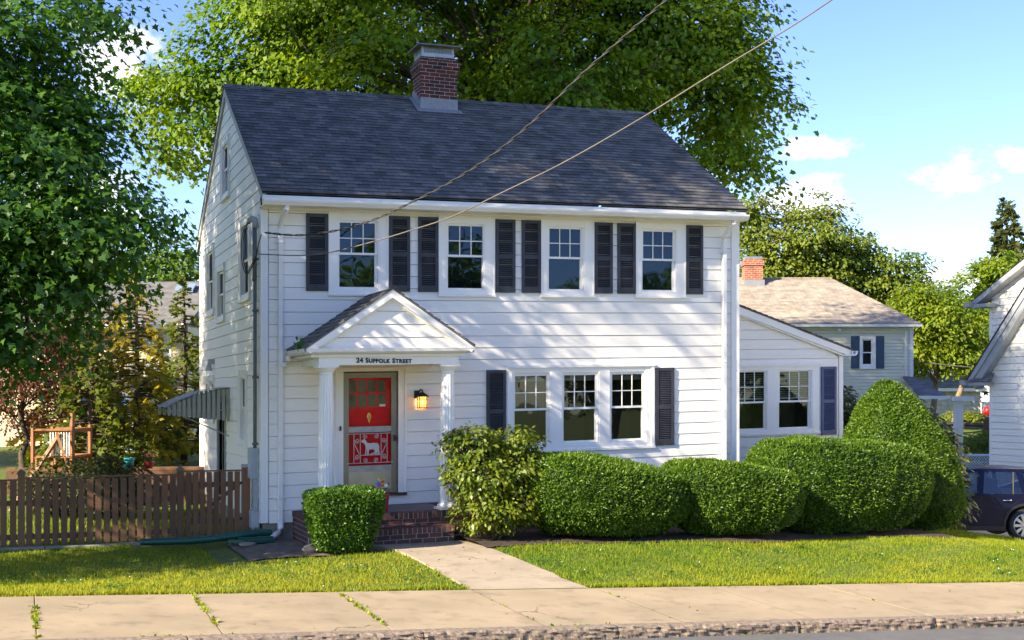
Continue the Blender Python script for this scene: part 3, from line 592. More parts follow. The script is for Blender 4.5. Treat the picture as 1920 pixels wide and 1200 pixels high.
# lettering
def lettering(txt, size, loc, m, parent, rot=(R(90), 0, 0), small=True):
    cu = bpy.data.curves.new('lettering', 'FONT'); cu.body = txt; cu.size = size; cu.extrude = .004; cu.offset = .0042; cu.align_x = 'CENTER'; cu.align_y = 'CENTER'; cu.space_character = 1.12
    cu.small_caps_scale = .84
    if small:
        for f in cu.body_format: f.use_small_caps = True
    o = bpy.data.objects.new('lettering', cu); col.objects.link(o)
    me = bpy.data.meshes.new_from_object(o.evaluated_get(bpy.context.evaluated_depsgraph_get())); bpy.data.objects.remove(o)
    me.name = 'house_number'; me.materials.append(m); p = bpy.data.objects.new('house_number', me); col.objects.link(p); p.parent = parent; p.location = loc; p.rotation_euler = rot
    return p
lettering('24 Suffolk Street', .102, (1.66, pf+.03-.005, 2.825+K*1.66), letter_m, house)

# ---- front door
mb = MB(); D0, D1, DZ = 1.333, 2.262, 2.68
mb.ring(PF, (1.195, 2.427, .60, 2.745), (D0, D1+.02, .60, DZ), 0, .045); mb.ring(PF, (1.195, 2.427, .60, 2.745), (1.225, 2.395, .60, 2.715), .045, .062); mb.pbox(PF, 1.195, 2.427, .43, .585, 0, .05)
hb(mb, 'door_casing', trim_m)
mb = MB(); mb.pbox(PF, 1.25, 2.415, .585, .625, .0, .12); hb(mb, 'door_sill', M('dark_wood_sill', (.05, .025, .018), .6, (.10, .05, .03), 8))
mb = MB(); mb.pbox(PF, D0+.02, D1-.0, .62, 2.665, -.12, -.075)
P0, P1 = 1.435, 2.17
for a, b, c, d in ((P0, P1, 1.80, 1.985),): mb.ring(PF, (a, b, c, d), (a+.03, b-.03, c+.03, d-.03), -.075, -.068)
mb.pbox(PF, P0-.05, P1+.05, 1.985, 2.03, -.075, -.060)
mb.pbox(PF, P0-.03, P1+.03, 2.03, 2.045, -.075, -.062)
fd = hb(mb, 'front_door', red_m)
mb = MB(); gz0_, gz1_ = 2.07, 2.55
for i in range(4):
    for j in range(2):
        u = P0+.0+i*(P1-.07-P0)/4; mb.pbox(PF, u+.014, u+(P1-.07-P0)/4-.014, gz0_+j*.24+.014, gz0_+(j+1)*.24-.014, -.0755, -.072)
hb(mb, 'door_light', M('door_glass', (.028, .03, .018), .12, (.075, .055, .025), 5), fd)
mb = MB(); mb.prism([(1.80+dx, -.0, 1.905+dz) for dx, dz in ((0, .10), (.018, .07), (.035, .045), (.042, .01), (.028, -.02), (.02, -.05), (.012, -.075), (0, -.095), (-.012, -.075), (-.02, -.05), (-.028, -.02), (-.042, .01), (-.035, .045), (-.018, .07))], (0, .062, 0), (0, .073, 0)); mb.lathe([(.0, -.03), (.014, -.02), (.016, 0), (.008, .03), (0, .05)], (1.80, .055, 1.90), 10); hb(mb, 'door_knocker', brass_m, fd)
mb = MB(); mb.pbox(PF, 1.985, 2.085, 2.085, 2.125, -.071, -.069); hb(mb, 'sticker', trim_m, fd)
mb = MB(); S0, S1 = D0, D1
mb.ring(PF, (S0, S1, .63, 2.66), (1.43, 2.165, .66, 2.572), -.03, .012); mb.ring(PF, (1.40, 2.195, .66, 2.605), (1.43, 2.165, .70, 2.572), .012, .018)
sdr = hb(mb, 'storm_door', bronze_m)
mb = MB(); mb.pbox(PF, 1.43, 2.165, 1.66, 1.755, -.025, .016); mb.pbox(PF, 1.43, 2.165, 1.66, 1.685, .016, .020); mb.pbox(PF, 1.43, 2.165, 1.735, 1.755, .016, .022); hb(mb, 'storm_rail', metal_m, sdr); mb = MB(); mb.pbox(PF, 1.43, 2.165, .995, 1.10, -.025, .016); mb.pbox(PF, 1.43, 2.165, 1.08, 1.10, .016, .022)
hb(mb, 'storm_rail', metal_m, sdr)
mb = MB(); mb.pbox(PF, 1.43, 2.165, .66, .995, -.02, .008); mb.pbox(PF, 1.43, 2.165, .74, .748, .008, .012); hb(mb, 'kick_panel', kick_m, sdr)
mb = MB(); mb.face([PF(1.43, 1.755, -.01), PF(2.165, 1.755, -.01), PF(2.165, 2.572, -.01), PF(1.43, 2.572, -.01)]); mb.face([PF(1.43, 1.10, -.01), PF(2.165, 1.10, -.01), PF(2.165, 1.66, -.01), PF(1.43, 1.66, -.01)]); hb(mb, 'storm_pane', glass_mat('storm_glass', (.98, .98, .98), .0, top=.4), sdr)
mb = MB(); GY = -.028                                   # wrought scroll grille with a standing dog
bar = lambda *p: mb.tube([(a, GY, b) for a, b in p], .0065, 5)
bar((1.40, 1.635), (2.195, 1.635)); bar((1.40, 1.145), (2.195, 1.145))
for x in (1.515, 1.625, 1.985, 2.09): bar((x, 1.145), (x, 1.635))
bar((1.625, 1.275), (1.985, 1.275))
def scroll(cx, cz, r, a0, turns=1.6, sg=1):
    n = 26; bar(*[(cx+r*(1-.8*k/n)*math.cos(a0+sg*turns*2*math.pi*k/n), cz+r*(1-.8*k/n)*math.sin(a0+sg*turns*2*math.pi*k/n)) for k in range(n+1)])
for cx_, sg in ((1.570, 1), (2.037, -1)):
    scroll(cx_, 1.52, .044, math.pi/2+sg*1.2, 1.6, sg); scroll(cx_, 1.25, .044, -math.pi/2-sg*1.2, 1.6, sg); bar((cx_-sg*.05, 1.48), (cx_+sg*.04, 1.29))
for cx_, sg in ((1.71, 1), (1.90, -1)):
    scroll(cx_, 1.59, .04, math.pi/2+sg*.2, 1.6, sg); scroll(cx_, 1.19, .04, -math.pi/2-sg*.2, 1.6, sg)
dog = [(.00, .235), (.025, .262), (.045, .255), (.05, .29), (.066, .258), (.085, .235), (.105, .205), (.15, .195), (.21, .200), (.27, .195), (.30, .175), (.312, .13), (.308, .075), (.318, .03), (.31, .0), (.285, .0), (.283, .045), (.27, .075), (.272, .03), (.262, .0), (.24, .0), (.235, .06), (.215, .095), (.17, .09), (.135, .092), (.13, .05), (.128, .0), (.10, .0), (.105, .06), (.098, .10), (.082, .0), (.06, .0), (.078, .09), (.072, .15), (.055, .195), (.035, .205), (.01, .215)]
mb.prism([(1.64+x, 0, 1.278+z) for x, z in dog], (0, GY-.004, 0), (0, GY+.004, 0)); mb.prism([(1.78, 0, 1.283), (1.92, 0, 1.345), (1.935, 0, 1.335), (1.83, 0, 1.28)], (0, GY-.003, 0), (0, GY+.003, 0))
hb(mb, 'door_grille', grille_m, sdr)
mb = MB(); mb.box(2.21, 2.235, -.075, -.012, 1.50, 1.60); mb.box(2.19, 2.25, -.09, -.07, 1.535, 1.56); hb(mb, 'door_handle', black_m, sdr)
mb = MB(); mb.box(1.265, 1.295, -.065, -.046, 1.70, 1.775); hb(mb, 'doorbell', black_m)
mb = MB(); mb.box(1.01, 1.07, -.06, -.01, 2.02, 2.30); hb(mb, 'mailbox', black_m, bevel=.008)
# wall lantern (lit)
lx, lz = 2.672, 2.045
mb = MB(); mb.box(lx-.105, lx-.015, -.045, -.012, 2.21, 2.345); mb.tube([(lx-.05, -.05, 2.30), (lx-.01, -.10, 2.36), (lx+.01, -.13, 2.345), (lx+.005, -.13, 2.31)], .014, 8)
mb.grid([[(lx+s_*a, -.13+t*a, z) for s_, t in ((-1, -1), (1, -1), (1, 1), (-1, 1))] for a, z in ((.018, 2.315), (.045, 2.29), (.098, 2.245), (.098, 2.235), (.06, 2.235))], True, caps=True)
for s_ in (-1, 1):
    for t in (-1, 1): mb.box(lx+s_*.062-.007, lx+s_*.062+.007, -.13+t*.062-.007, -.13+t*.062+.007, 2.055, 2.24)
mb.box(lx-.072, lx+.072, -.202, -.058, 2.04, 2.058)
for z in (2.10, 2.18):
    mb.box(lx-.06, lx+.06, -.198, -.190, z-.004, z+.004)
for u in (-.02, .02): mb.box(lx+u-.004, lx+u+.004, -.198, -.190, 2.058, 2.24)
lan = hb(mb, 'wall_lantern', black_m)
mb = MB()
for s_ in ((-.055, -.053, -.18, -.08), (.053, .055, -.18, -.08), (-.055, .055, -.187, -.185)): mb.box(lx+s_[0], lx+s_[1], s_[2], s_[3], 2.06, 2.235)
hb(mb, 'lantern_glass', emit_mat('lit_amber_glass', (1.0, .42, .08), .9), lan)
mb = MB(); mb.lathe([(.004, 0), (.022, .02), (.026, .05), (.015, .085), (0, .10)], (lx, -.13, 2.09), 10); hb(mb, 'bulb', emit_mat('bulb_glow', (1.0, .62, .22), 14), lan, smooth=True)
pl_ = bpy.data.lights.new('lantern_light', 'POINT'); pl_.energy = 1.3; pl_.color = (1, .5, .15); pl_.shadow_soft_size = .03; plo = bpy.data.objects.new('lantern_light', pl_); col.objects.link(plo); plo.location = (lx, -.235, 2.14+K*lx)

# ---- brick porch floor and steps
random.seed(3)
mb = MB(); mm = MB(); fl_ = MB()
def rowlock(x0, x1, y0, y1, z0, z1):                    # bricks on edge along x
    x = x0; w_ = .068
    while x < x1-.02: mb.box(x, min(x+w_, x1), y0+random.uniform(-.004, .004), y1, z0+.004, z1+random.uniform(-.003, .003), random.random()**1.5); x += w_+.011
def stretcher(x0, x1, y0, y1, z0, z1, off=0):
    x = x0-off
    while x < x1-.02: mb.box(max(x, x0), min(x+.2, x1), y0+random.uniform(-.003, .003), y1, z0+.004, z1-.004, random.random()**1.5); x += .211
X0, X1, YF = .47, 2.99, -1.44
rowlock(X0, X1, YF, YF+.2, .315, .42)
for k in range(6): stretcher(X0+.012, X1-.012, YF+.02, YF+.12, .315-.076*(k+1), .315-.076*k, .105*(k % 2))
y = YF+.2                                               # side borders
while y < -.1:
    mb.box(X0, X0+.2, y, y+.068, .324, .42+random.uniform(-.003, .003), random.random()); mb.box(X1-.2, X1, y, y+.068, .324, .42+random.uniform(-.003, .003), random.random()); y += .079
for k in range(6):
    y = YF+.125+.1*(k % 2)
    while y < -.1: mb.box(X0+.012, X0+.1, y, min(y+.2, -.05), .319-.076*(k+1), .311-.076*k, random.random()); mb.box(X1-.1, X1-.012, y, min(y+.2, -.05), .319-.076*(k+1), .311-.076*k, random.random()); y += .211
mm.box(X0+.006, X1-.006, YF+.007, -.02, .316, .412); mm.box(X0+.017, X1-.017, YF+.025, -.03, -.3, .316)
U0, U1, YS = 1.22, 2.70, -1.80
rowlock(U0, U1, YS, YF+.015, .115, .215)
for k in range(3): stretcher(U0+.01, U1-.01, YS+.015, YS+.115, .115-.076*(k+1), .115-.076*k, .105*(k % 2))
for k in range(3): mb.box(U0+.01, U0+.1, YS+.12, YF, .119-.076*(k+1), .111-.076*k, random.random()); mb.box(U1-.1, U1-.01, YS+.12, YF, .119-.076*(k+1), .111-.076*k, random.random())
mm.box(U0+.006, U1-.006, YS+.007, YF+.02, .116, .207); mm.box(U0+.015, U1-.015, YS+.020, YF+.02, -.3, .116)
for i, (a, b) in enumerate(((.68, 1.25), (1.26, 1.86), (1.87, 2.33), (2.34, 2.78))): fl_.box(a, b, YF+.21, -.62, .40, .4215); fl_.box(a+(.1 if i else 0), min(b+.1, 2.78), -.61, -.03, .40, .421)
st = hb(mb, 'porch_steps', stepbrick_m, bevel=.004); hb(mm, 'mortar_bed', mortar_m, st); hb(fl_, 'flagstone_floor', flag_m, st, bevel=.004)
# ================================================================ GROUND, STREET, PATH
def lin(a, b, n): return list(np.linspace(a, b, n))
gx = sorted(set([-700, -300, -150, -90]+lin(-60, -16, 12)+lin(-14, 30, 89)+lin(32, 70, 20)+[90, 150, 300, 700]))
gy = sorted(set([-400, -150, -80, -50, -40, -30, -20, -12, -8.6, -8.18, -8.165, -8.0, -7, -6, -5.63, -5.61]+lin(-5.4, 3, 43)+lin(3.5, 40, 60)+[45, 55, 70, 90, 130, 200, 400, 900]))
mb = MB(); mb.grid([[(x, y, ground_z(x, y)) for x in gx] for y in gy])
def lawn_material():
    m, n, l, p = newmat('lawn'); p.inputs['Roughness'].default_value = .9
    t = n.new('ShaderNodeTexCoord')
    def nz(s, d=5):
        q = n.new('ShaderNodeTexNoise'); q.inputs['Scale'].default_value = s; q.inputs['Detail'].default_value = d; l.new(t.outputs['Object'], q.inputs['Vector']); return q.outputs['Fac']
    def mixc(f, a, b, lo=.35, hi=.65):
        r = n.new('ShaderNodeMapRange'); r.inputs['From Min'].default_value = lo; r.inputs['From Max'].default_value = hi; l.new(f, r.inputs['Value'])
        x = n.new('ShaderNodeMixRGB'); l.new(r.outputs[0], x.inputs['Fac'])
        for i, c in ((1, a), (2, b)):
            if isinstance(c, tuple): x.inputs[i].default_value = (*c, 1)
            else: l.new(c, x.inputs[i])
        return x.outputs[0]
    a = mixc(nz(.8), (.085, .140, .010), (.140, .165, .014)); a = mixc(nz(14), a, (.06, .09, .008), .45, .7); a = mixc(nz(90, 3), a, (.11, .13, .02), .5, .75)
    l.new(a, p.inputs['Base Color']); b = n.new('ShaderNodeBump'); b.inputs['Strength'].default_value = .8; b.inputs['Distance'].default_value = .03; l.new(nz(60), b.inputs['Height']); l.new(b.outputs[0], p.inputs['Normal']); return m
g = mb.build('ground', lawn_material()); tag(g, kind='structure')
mb = MB(); xs = lin(-60, 60, 60)
mb.grid([[(x, -8.172, street_z(x)-.045-.135) for x in xs], [(x, -12, street_z(x)-.045-.06) for x in xs], [(x, -19, street_z(x)-.17) for x in xs]]); tag(mb.build('road', asphalt_m), kind='structure')
# pavement slabs with open joints
random.seed(12); mb = MB(); x = -3.53-1.72*9
def swz(x, y): return street_z(x)-.020*(-5.6-y)
while x < 30:
    dz = random.uniform(-.004, .004); a, b = x+.005, x+1.72-.005; n = 7
    ys = [-8.008, -7.98, -7, -6.4, -5.64, -5.61]
    top = [[(xx, yy, swz(xx, yy)+dz-(.0015 if (i in (0, n-1) or j in (0, 5)) else 0)) for i, xx in enumerate([a, a+.008]+lin(a+.3, b-.3, n-4)+[b-.008, b])] for j, yy in enumerate(ys)]
    mb.grid(top); lowf = [[(p[0], p[1], p[2]-.12) for p in (r[0], r[-1])] for r in top]
    mb.grid([[r[0] for r in top], [q[0] for q in lowf]]); mb.grid([[r[-1] for r in top], [q[1] for q in lowf]]); mb.grid([top[0], [(p[0], p[1], p[2]-.12) for p in top[0]]]); mb.grid([top[-1], [(p[0], p[1], p[2]-.12) for p in top[-1]]])
    x += 1.72
tag(mb.build('sidewalk', concrete_m), kind='structure')
# dark earth in the pavement joints
mb = MB()
for k in range(-9, 20):
    x = -3.53+1.72*k; mb.face([(x-.012, -8.005, swz(x, -8)-.004), (x+.012, -8.005, swz(x, -8)-.004), (x+.012, -5.61, swz(x, -5.61)-.004), (x-.012, -5.61, swz(x, -5.61)-.004)])
tag(mb.build('pavement_joints', soil_m), kind='structure')
# granite kerb, rough split face
random.seed(5); mb = MB(); x = -20.0
rk_ = np.random.default_rng(2); KK = [(rk_.normal(0, 1, (9, 3))*f, rk_.uniform(0, 6.28, 9)) for f in (6, 20, 48)]
kno = lambda x, y, z: sum(a_*float(np.sin(np.array([x, y*2, z*2])@k.T+p).mean())*2 for a_, (k, p) in zip((.35, .45, .55), KK))
while x < 32:
    ln = random.uniform(1.9, 2.4); nx = int(ln/(.035 if -6 < x < 14 else .2)); rows = []
    for k, (yy, dz) in enumerate([(-8.012, 0), (-8.05, .002), (-8.13, .001), (-8.165, -.005), (-8.178, -.022), (-8.186, -.044), (-8.186, -.066), (-8.186, -.088), (-8.184, -.112), (-8.18, -.16)]):
        row = []
        for i in range(nx+1):
            xx = x+.005+(ln-.010)*i/nx; rough = .023 if k >= 3 else .003; e_ = .012 if i in (0, nx) else 0
            row.append((xx, yy+rough*kno(xx, yy, dz*6)+e_, swz(xx, -8.0)+.004+dz+(.004 if k < 4 else .010)*kno(xx+5, yy*3, dz*4)-e_*.4))
        rows.append(row)
    mb.grid(rows); x += ln
tag(mb.build('kerb', granite_m), kind='structure')
# front path
mb = MB(); rn = np.random.default_rng(7); pl = [(-1.78, 1.30, 2.84), (-2.3, 1.52, 2.88), (-3.3, 1.58, 2.95), (-4.5, 1.62, 3.08), (-5.45, 1.62, 3.24), (-5.60, 1.62, 3.26)]
rows = []
for y in lin(-1.70, -5.598, 24):
    a = np.interp(-y, [-p[0] for p in pl], [p[1] for p in pl]); b = np.interp(-y, [-p[0] for p in pl], [p[2] for p in pl]); zz = np.interp(y, [-5.6, -4.9], [street_z(2.4)+.002, ground_z(2.4, -4.9)+.022]) if y < -4.9 else ground_z(2.4, y)+.022
    rows.append([(a-.012, y, zz-.1)]+[(a+(b-a)*t, y, zz+(-.042*(a+(b-a)*t-2.4) if y < -4.9 else 0)) for t in lin(0, 1, 6)]+[(b+.012, y, zz-.1)])
mb.grid(rows)
tag(mb.build('path', concrete_mat('path_concrete', (.40, .325, .23), (.30, .245, .175), (.15, .12, .085))), kind='structure')
bedline = lambda x: -2.75+.62*np.clip((x-8.2)/1.6, 0, 1)-.10*np.sin(x*1.1)-.08*np.sin(x*2.7)
# planting bed along the house and bare earth by the porch
mb = MB(); rn = np.random.default_rng(8)
bx = lin(2.85, 12.3, 60); rows = []
for t in lin(0, 1, 14): rows.append([(x, -.05*0+bedline(x)*(1-t)+1.9*t*(.1 if x > 9 else .01), ground_z(x, -2.5+2.3*t)+.012+.03*math.sin(min(1, t*6)*1.57)+.02*rn.random()) for x in bx])
mb.grid(rows); tag(mb.build('planting_bed', soil_m), kind='structure')
mb = MB(); bx = lin(-.6, 1.35, 20)
mb.grid([[(x, -2.35-.12*math.sin(x*3)+2.3*t, ground_z(x, -2.3+2.3*t)+.014+.02*rn.random()) for x in bx] for t in lin(0, 1, 14)])
tag(mb.build('bare_earth', M('bare_earth_soil', (.21, .16, .11), .95, (.10, .075, .05), 7, 7, bump=1.0, bscale=40)), kind='structure')
# driveway of the neighbour
mb = MB(); rows = []
for y in lin(-5.6, 14, 30): rows.append([(x, y, ground_z(x, y)+.012) for x in lin(14.9, 19.8, 8)])
mb.grid(rows); tag(mb.build('driveway', M('driveway', (.30, .27, .22), .9, (.22, .2, .17), 2, bump=.3)), kind='structure')
# concrete edging under the fence
mb = MB(); random.seed(6); x = -7.6
while x < -1.3: ln = random.uniform(.9, 1.2); mb.box(x, x+ln-.012, .70+random.uniform(-.02, .02), .86, ground_z(x, .8)-.05, ground_z(x, .8)+random.uniform(.03, .05)); x += ln
tag(mb.build('concrete_edging', M('edging_concrete', (.36, .33, .28), .9, (.26, .24, .21), 5, bump=.5), bevel=.01), 'low grey concrete edging strip under the brown picket fence', 'edging')

# ================================================================ FENCE AND YARD THINGS
wood_m = M('brown_stained_wood', (.165, .082, .043), .75, (.095, .048, .028), 7, 6, bump=.4, bscale=40, stretch=(6, 6, .6), tintc=(.22, .11, .056))
capw_m = M('weathered_wood', (.22, .155, .10), .8, (.14, .10, .07), 9, bump=.3, stretch=(5, 5, .8))
FY = .90
def post(root, x, y, z0, z1, w_=.105, cap=True):
    mb = MB(); mb.box(x-w_/2, x+w_/2, y-w_/2, y+w_/2, z0, z1, random.random()); o = mb.build('post', wood_m, root, bevel=.006)
    if cap:
        mb = MB(); a = w_/2+.018; mb.grid([[(x+s_*b, y+t*b, z) for s_, t in ((-1, -1), (1, -1), (1, 1), (-1, 1))] for b, z in ((a, z1), (a, z1+.025), (a-.02, z1+.032), (a-.02, z1+.045), (.02, z1+.075))], True, caps=True); mb.build('post_cap', capw_m, o)
def picket_run(root, x0, x1, n, y, zb, zt, w_=.094, dip=.03):
    for i in range(n):
        xc = x0+(x1-x0)*(i+.5)/n; u = (xc-x0)/(x1-x0); z1 = zt(xc)-dip*math.sin(math.pi*u)
        mb = MB(); j = random.uniform(-.008, .008); mb.box(xc-w_/2, xc+w_/2, y-.05, y-.028, zb(xc)+random.uniform(0, .02), z1, random.random())
        for q in (4, 5): mb.v[q] = (mb.v[q][0]+j, mb.v[q][1], mb.v[q][2])
        mb.build('picket', wood_m, root)
fb = lambda x: ground_z(x, FY)+.05
random.seed(8)
fen = thing('picket_fence', 'long dark brown wooden picket fence run at the left under the maple', 'fence', (-4.0, FY, -.13))
for x in (-6.1, -3.665, -1.205): post(fen, x, FY, -.4, 1.06 if x > -5 else 1.05)
for a, b in ((-6.05, -3.72), (-3.61, -1.26)):
    picket_run(fen, a, b, 18 if a > -5 else 17, FY, fb, lambda x: .985+.012*(x+3.6))
    for z in (.16, .70): mb = MB(); mb.box(a, b, FY-.026, FY+.02, z-.14, z-.055, .4); mb.build('rail', wood_m, fen)
    mb = MB(); mb.box(a, b, FY-.055, FY+.035, .99+.012*(a+3.6), 1.012+.012*(a+3.6)); mb.build('top_rail', wood_m, fen)
picket_run(fen, -7.6, -6.15, 9, FY, fb, lambda x: .97)
gate = thing('picket_gate', 'brown picket gate beside the corner of the white house', 'gate', (-.65, FY, -.12))
picket_run(gate, -1.13, -.22, 8, FY, fb, lambda x: 1.035, .084, 0)
for z in (.17, .78): mb = MB(); mb.box(-1.13, -.22, FY-.026, FY+.015, z, z+.085, .4); mb.build('rail', wood_m, gate)
mb = MB(); mb.box(-1.14, -.21, FY-.055, FY+.03, 1.04, 1.062); mb.build('top_rail', wood_m, gate)
mb = MB(); mb.hexa([(-1.12, FY-.02, .2), (-1.02, FY-.02, .2), (-1.02, FY+.01, .2), (-1.12, FY+.01, .2), (-.33, FY-.02, .79), (-.23, FY-.02, .79), (-.23, FY+.01, .79), (-.33, FY+.01, .79)]); mb.build('brace', wood_m, gate)
mb = MB(); mb.box(-.235, -.19, FY-.06, FY-.05, .82, .86); mb.box(-.235, -.19, FY-.06, FY-.05, .22, .26); mb.build('hinge', black_m, gate)
gp_ = thing('gate_post', 'thick brown gate post next to the grey electric meter', 'post', (-.125, FY, -.12)); post(gp_, -.125, FY, -.4, 1.10, .13, False)
mb = MB(); mb.box(-.195, -.055, FY-.07, FY+.07, 1.10, 1.15); mb.build('post_cap', meter_m, gp_)
# green drain hose and splash block
grn = M('green_plastic', (.012, .085, .055), .4, (.008, .06, .04), 6)
mb = MB(); path = [(.10, -.215, .05), (-.1, -.24, .055), (-.4, -.27, .035), (-.8, -.27, -.005), (-1.2, -.22, -.03), (-1.6, -.14, -.035), (-1.95, -.06, -.04)]
pp = []
for i in range(6):
    a, b = Vector(path[i]), Vector(path[i+1]); pp += [a.lerp(b, t/12) for t in range(12)]
mb.tube([p+Vector((0, 0, .05)) for p in pp], [.056+.010*(k % 2) if 12 < k < 60 else .056 for k in range(len(pp))], 10)
tag(mb.build('drain_hose', grn, smooth=True), 'dark green corrugated drain hose lying from the downspout along the lawn edge', 'drain hose')
mb = MB(); mb.prism([(-.62, -.40, 0), (.10, -.36, 0), (.10, -.55, 0), (-.40, -.60, 0)], (0, 0, -.03), (0, 0, .035)); mb.box(-.45, .10, -.40, -.37, .03, .06); tag(mb.build('splash_block', grn, bevel=.008), 'flat green plastic splash block below the green drain hose', 'splash block')
def rock(name, loc, r, lab, m):
    rn = np.random.default_rng(int(abs(loc[0]*100))); mb = MB(); rows = []
    for i in range(1, 8):
        th = math.pi*i/8; rows.append([(loc[0]+r[0]*math.sin(th)*math.cos(p)*(1+rn.normal(0, .05)), loc[1]+r[1]*math.sin(th)*math.sin(p)*(1+rn.normal(0, .05)), loc[2]-r[2]*math.cos(th)) for p in [2*math.pi*j/12 for j in range(12)]])
    mb.grid(rows, True, caps=True); tag(mb.build(name, m, smooth=True), lab, 'stone')
stone_m = M('fieldstone', (.30, .25, .19), .85, (.20, .17, .13), 9, bump=.6)
rock('stone', (.40, -1.98, .02), (.16, .11, .075), 'rounded tan fieldstone at the left foot of the brick steps', stone_m)
rock('stone', (-.35, -.62, -.03), (.14, .09, .04), 'small flat stone in front of the green splash block', stone_m)
# raised bed timbers behind the fence, pots on it
bp = at(330, 26.5, 880); bp2 = at(262, 26.5, 876)
mb = MB(); a, b = Vector((bp2.x-2.6, bp2.y+.9, 0)), Vector((.4, 6.9, 0))
for z0, z1, m_ in ((-.15, .72, .2), (.725, .79, .8)):
    d = (b-a).normalized(); nrm = Vector((-d.y, d.x, 0))*.09; mb.hexa([a-nrm+Vector((0, 0, z0)), b-nrm+Vector((0, 0, z0)), b+nrm+Vector((0, 0, z0)), a+nrm+Vector((0, 0, z0)), a-nrm+Vector((0, 0, z1)), b-nrm+Vector((0, 0, z1)), b+nrm+Vector((0, 0, z1)), a+nrm+Vector((0, 0, z1))], m_)
tag(mb.build('timber_retaining_wall', wood_m), 'low brown timber retaining wall in the back yard behind the picket fence', 'retaining wall')
def pot(name, c, r, h, m, label, plant_m=None, flowers=None, rim=True, n=60):
    t = thing(name, label, 'flower pot', c)
    mb = MB(); mb.lathe([(r*.7, 0), (r*.95, h*.82), (r*1.06, h*.83), (r*1.06, h), (r*.9, h), (r*.85, h*.9)], c, 20); mb.build('pot', m, t, smooth=False)
    if plant_m:
        rn = np.random.default_rng(int(c[0]*77) % 99999); mb = MB()
        for k in range(n):
            a = rn.uniform(0, 6.28); q = r*rn.uniform(.1, 1.2); zz = h+rn.uniform(0, r*1.8); s_ = r*.30; p = Vector((c[0]+q*math.cos(a), c[1]+q*math.sin(a), c[2]+zz)); d1 = Vector(rn.normal(0, 1, 3)).normalized()*s_; d2 = Vector(rn.normal(0, 1, 3)).normalized()*s_*.6
            mb.face([p-d1, p-d2, p+d1, p+d2], rn.random())
        mb.build('plant', plant_m, t)
    if flowers:
        mb = MB(); rn = np.random.default_rng(5)
        for k in range(10):
            a = rn.uniform(0, 6.28); q = r*rn.uniform(.2, 1.1); p = Vector((c[0]+q*math.cos(a), c[1]+q*math.sin(a), c[2]+h+r*rn.uniform(.8, 1.9))); mb.lathe([(.0, -.01), (.03, 0), (.0, .015)], p, 6)
        mb.build('blossom', flowers, t)
    return t
fol_dark = leaf_mat('foliage_dark', (.022, .050, .010), (.050, .085, .015), .3)
fol_mid = leaf_mat('foliage_mid', (.040, .085, .012), (.085, .130, .020), .35)
white_fl = M('white_petals', (.8, .8, .78), .6); pink_fl = M('pink_petals', (.7, .06, .2), .6)
p_ = at(241, 26.0, 872); pot('flower_pot', (p_.x, p_.y, .79), .125, .24, M('turquoise_glaze', (.04, .32, .36), .3), 'turquoise flower pot with white blossoms on the timber wall behind the fence', fol_mid, white_fl)
p_ = at(279, 26.3, 874); pot('flower_pot', (p_.x, p_.y, .79), .11, .15, M('red_glaze', (.35, .03, .02), .4), 'small red flower pot on the timber wall right of the turquoise one', fol_dark, pink_fl, n=40)
p_ = (1.70, -1.22, .4225+K*1.70); t = pot('flower_pot', p_, .09, .29, M('magenta_glaze', (.40, .015, .07), .3), 'tall magenta flower pot on the brick porch floor behind the trimmed boxwood', fol_mid, None, n=30)
# pinwheel stuck in the pot, with a white ball ornament beside it
pw = thing('pinwheel', 'rainbow toy pinwheel standing in the magenta flower pot', 'pinwheel', (1.66, -1.25, .60+K*1.66))
mb = MB(); mb.tube([(1.66, -1.25, .62), (1.62, -1.26, .93)], .005, 5); mb.build('stick', M('green_stick', (.08, .25, .05), .5), pw)
cols = [(.75, .03, .25), (.85, .55, .02), (.75, .70, .05), (.05, .42, .55), (.05, .25, .6), (.45, .05, .45), (.8, .1, .15), (.35, .5, .05)]
for i in range(8):
    mb = MB(); a = 2*math.pi*i/8; c_ = Vector((1.62, -1.275, .935)); r = .085
    P_ = lambda rr, aa, d=0: c_+Vector((rr*math.cos(aa), -d, rr*math.sin(aa)))
    mb.face([P_(0, 0, .004), P_(r*.62, a-.05, .0), P_(r, a+.22, .012), P_(r*.75, a+.62, .03)]); mb.face([P_(0, 0, .004), P_(r*.75, a+.62, .03), P_(r*.35, a+.75, .02)])
    mb.build('blade', M('pinwheel_%d' % i, cols[i], .4), pw)
orn = thing('garden_ornament', 'small white ball ornament on a stick beside the pinwheel', 'ornament', (1.72, -1.25, .6+K*1.72))
mb = MB(); mb.tube([(1.72, -1.25, .62), (1.725, -1.26, .86)], .004, 5); mb.build('stick', fol_mid, orn)
mb = MB(); mb.lathe([(.0, -.032), (.02, -.026), (.032, 0), (.02, .026), (0, .032)], (1.725, -1.26, .88), 12); mb.build('ball', white_fl, orn, smooth=True)
# seedling in the porch gutter
mb = MB(); rn = np.random.default_rng(3)
for k in range(34):
    p = Vector((.39+rn.normal(0, .045), pf+.35+rn.normal(0, .06), 3.06+abs(rn.normal(0, .06)))); d1 = Vector(rn.normal(0, 1, 3)).normalized()*.045; d2 = Vector(rn.normal(0, 1, 3)).normalized()*.03; mb.face([p-d1, p-d2, p+d1, p+d2], rn.random())
for k in range(4): mb.tube([(.39+rn.normal(0, .02), pf+.35+rn.normal(0, .02), 2.99), (.39+rn.normal(0, .04), pf+.35, 3.12)], .004, 4)
tag(mb.build('seedling', leaf_mat('foliage_bright', (.06, .16, .02), (.12, .24, .03), .35)), 'small green maple seedling sprouting from the porch gutter', 'plant')
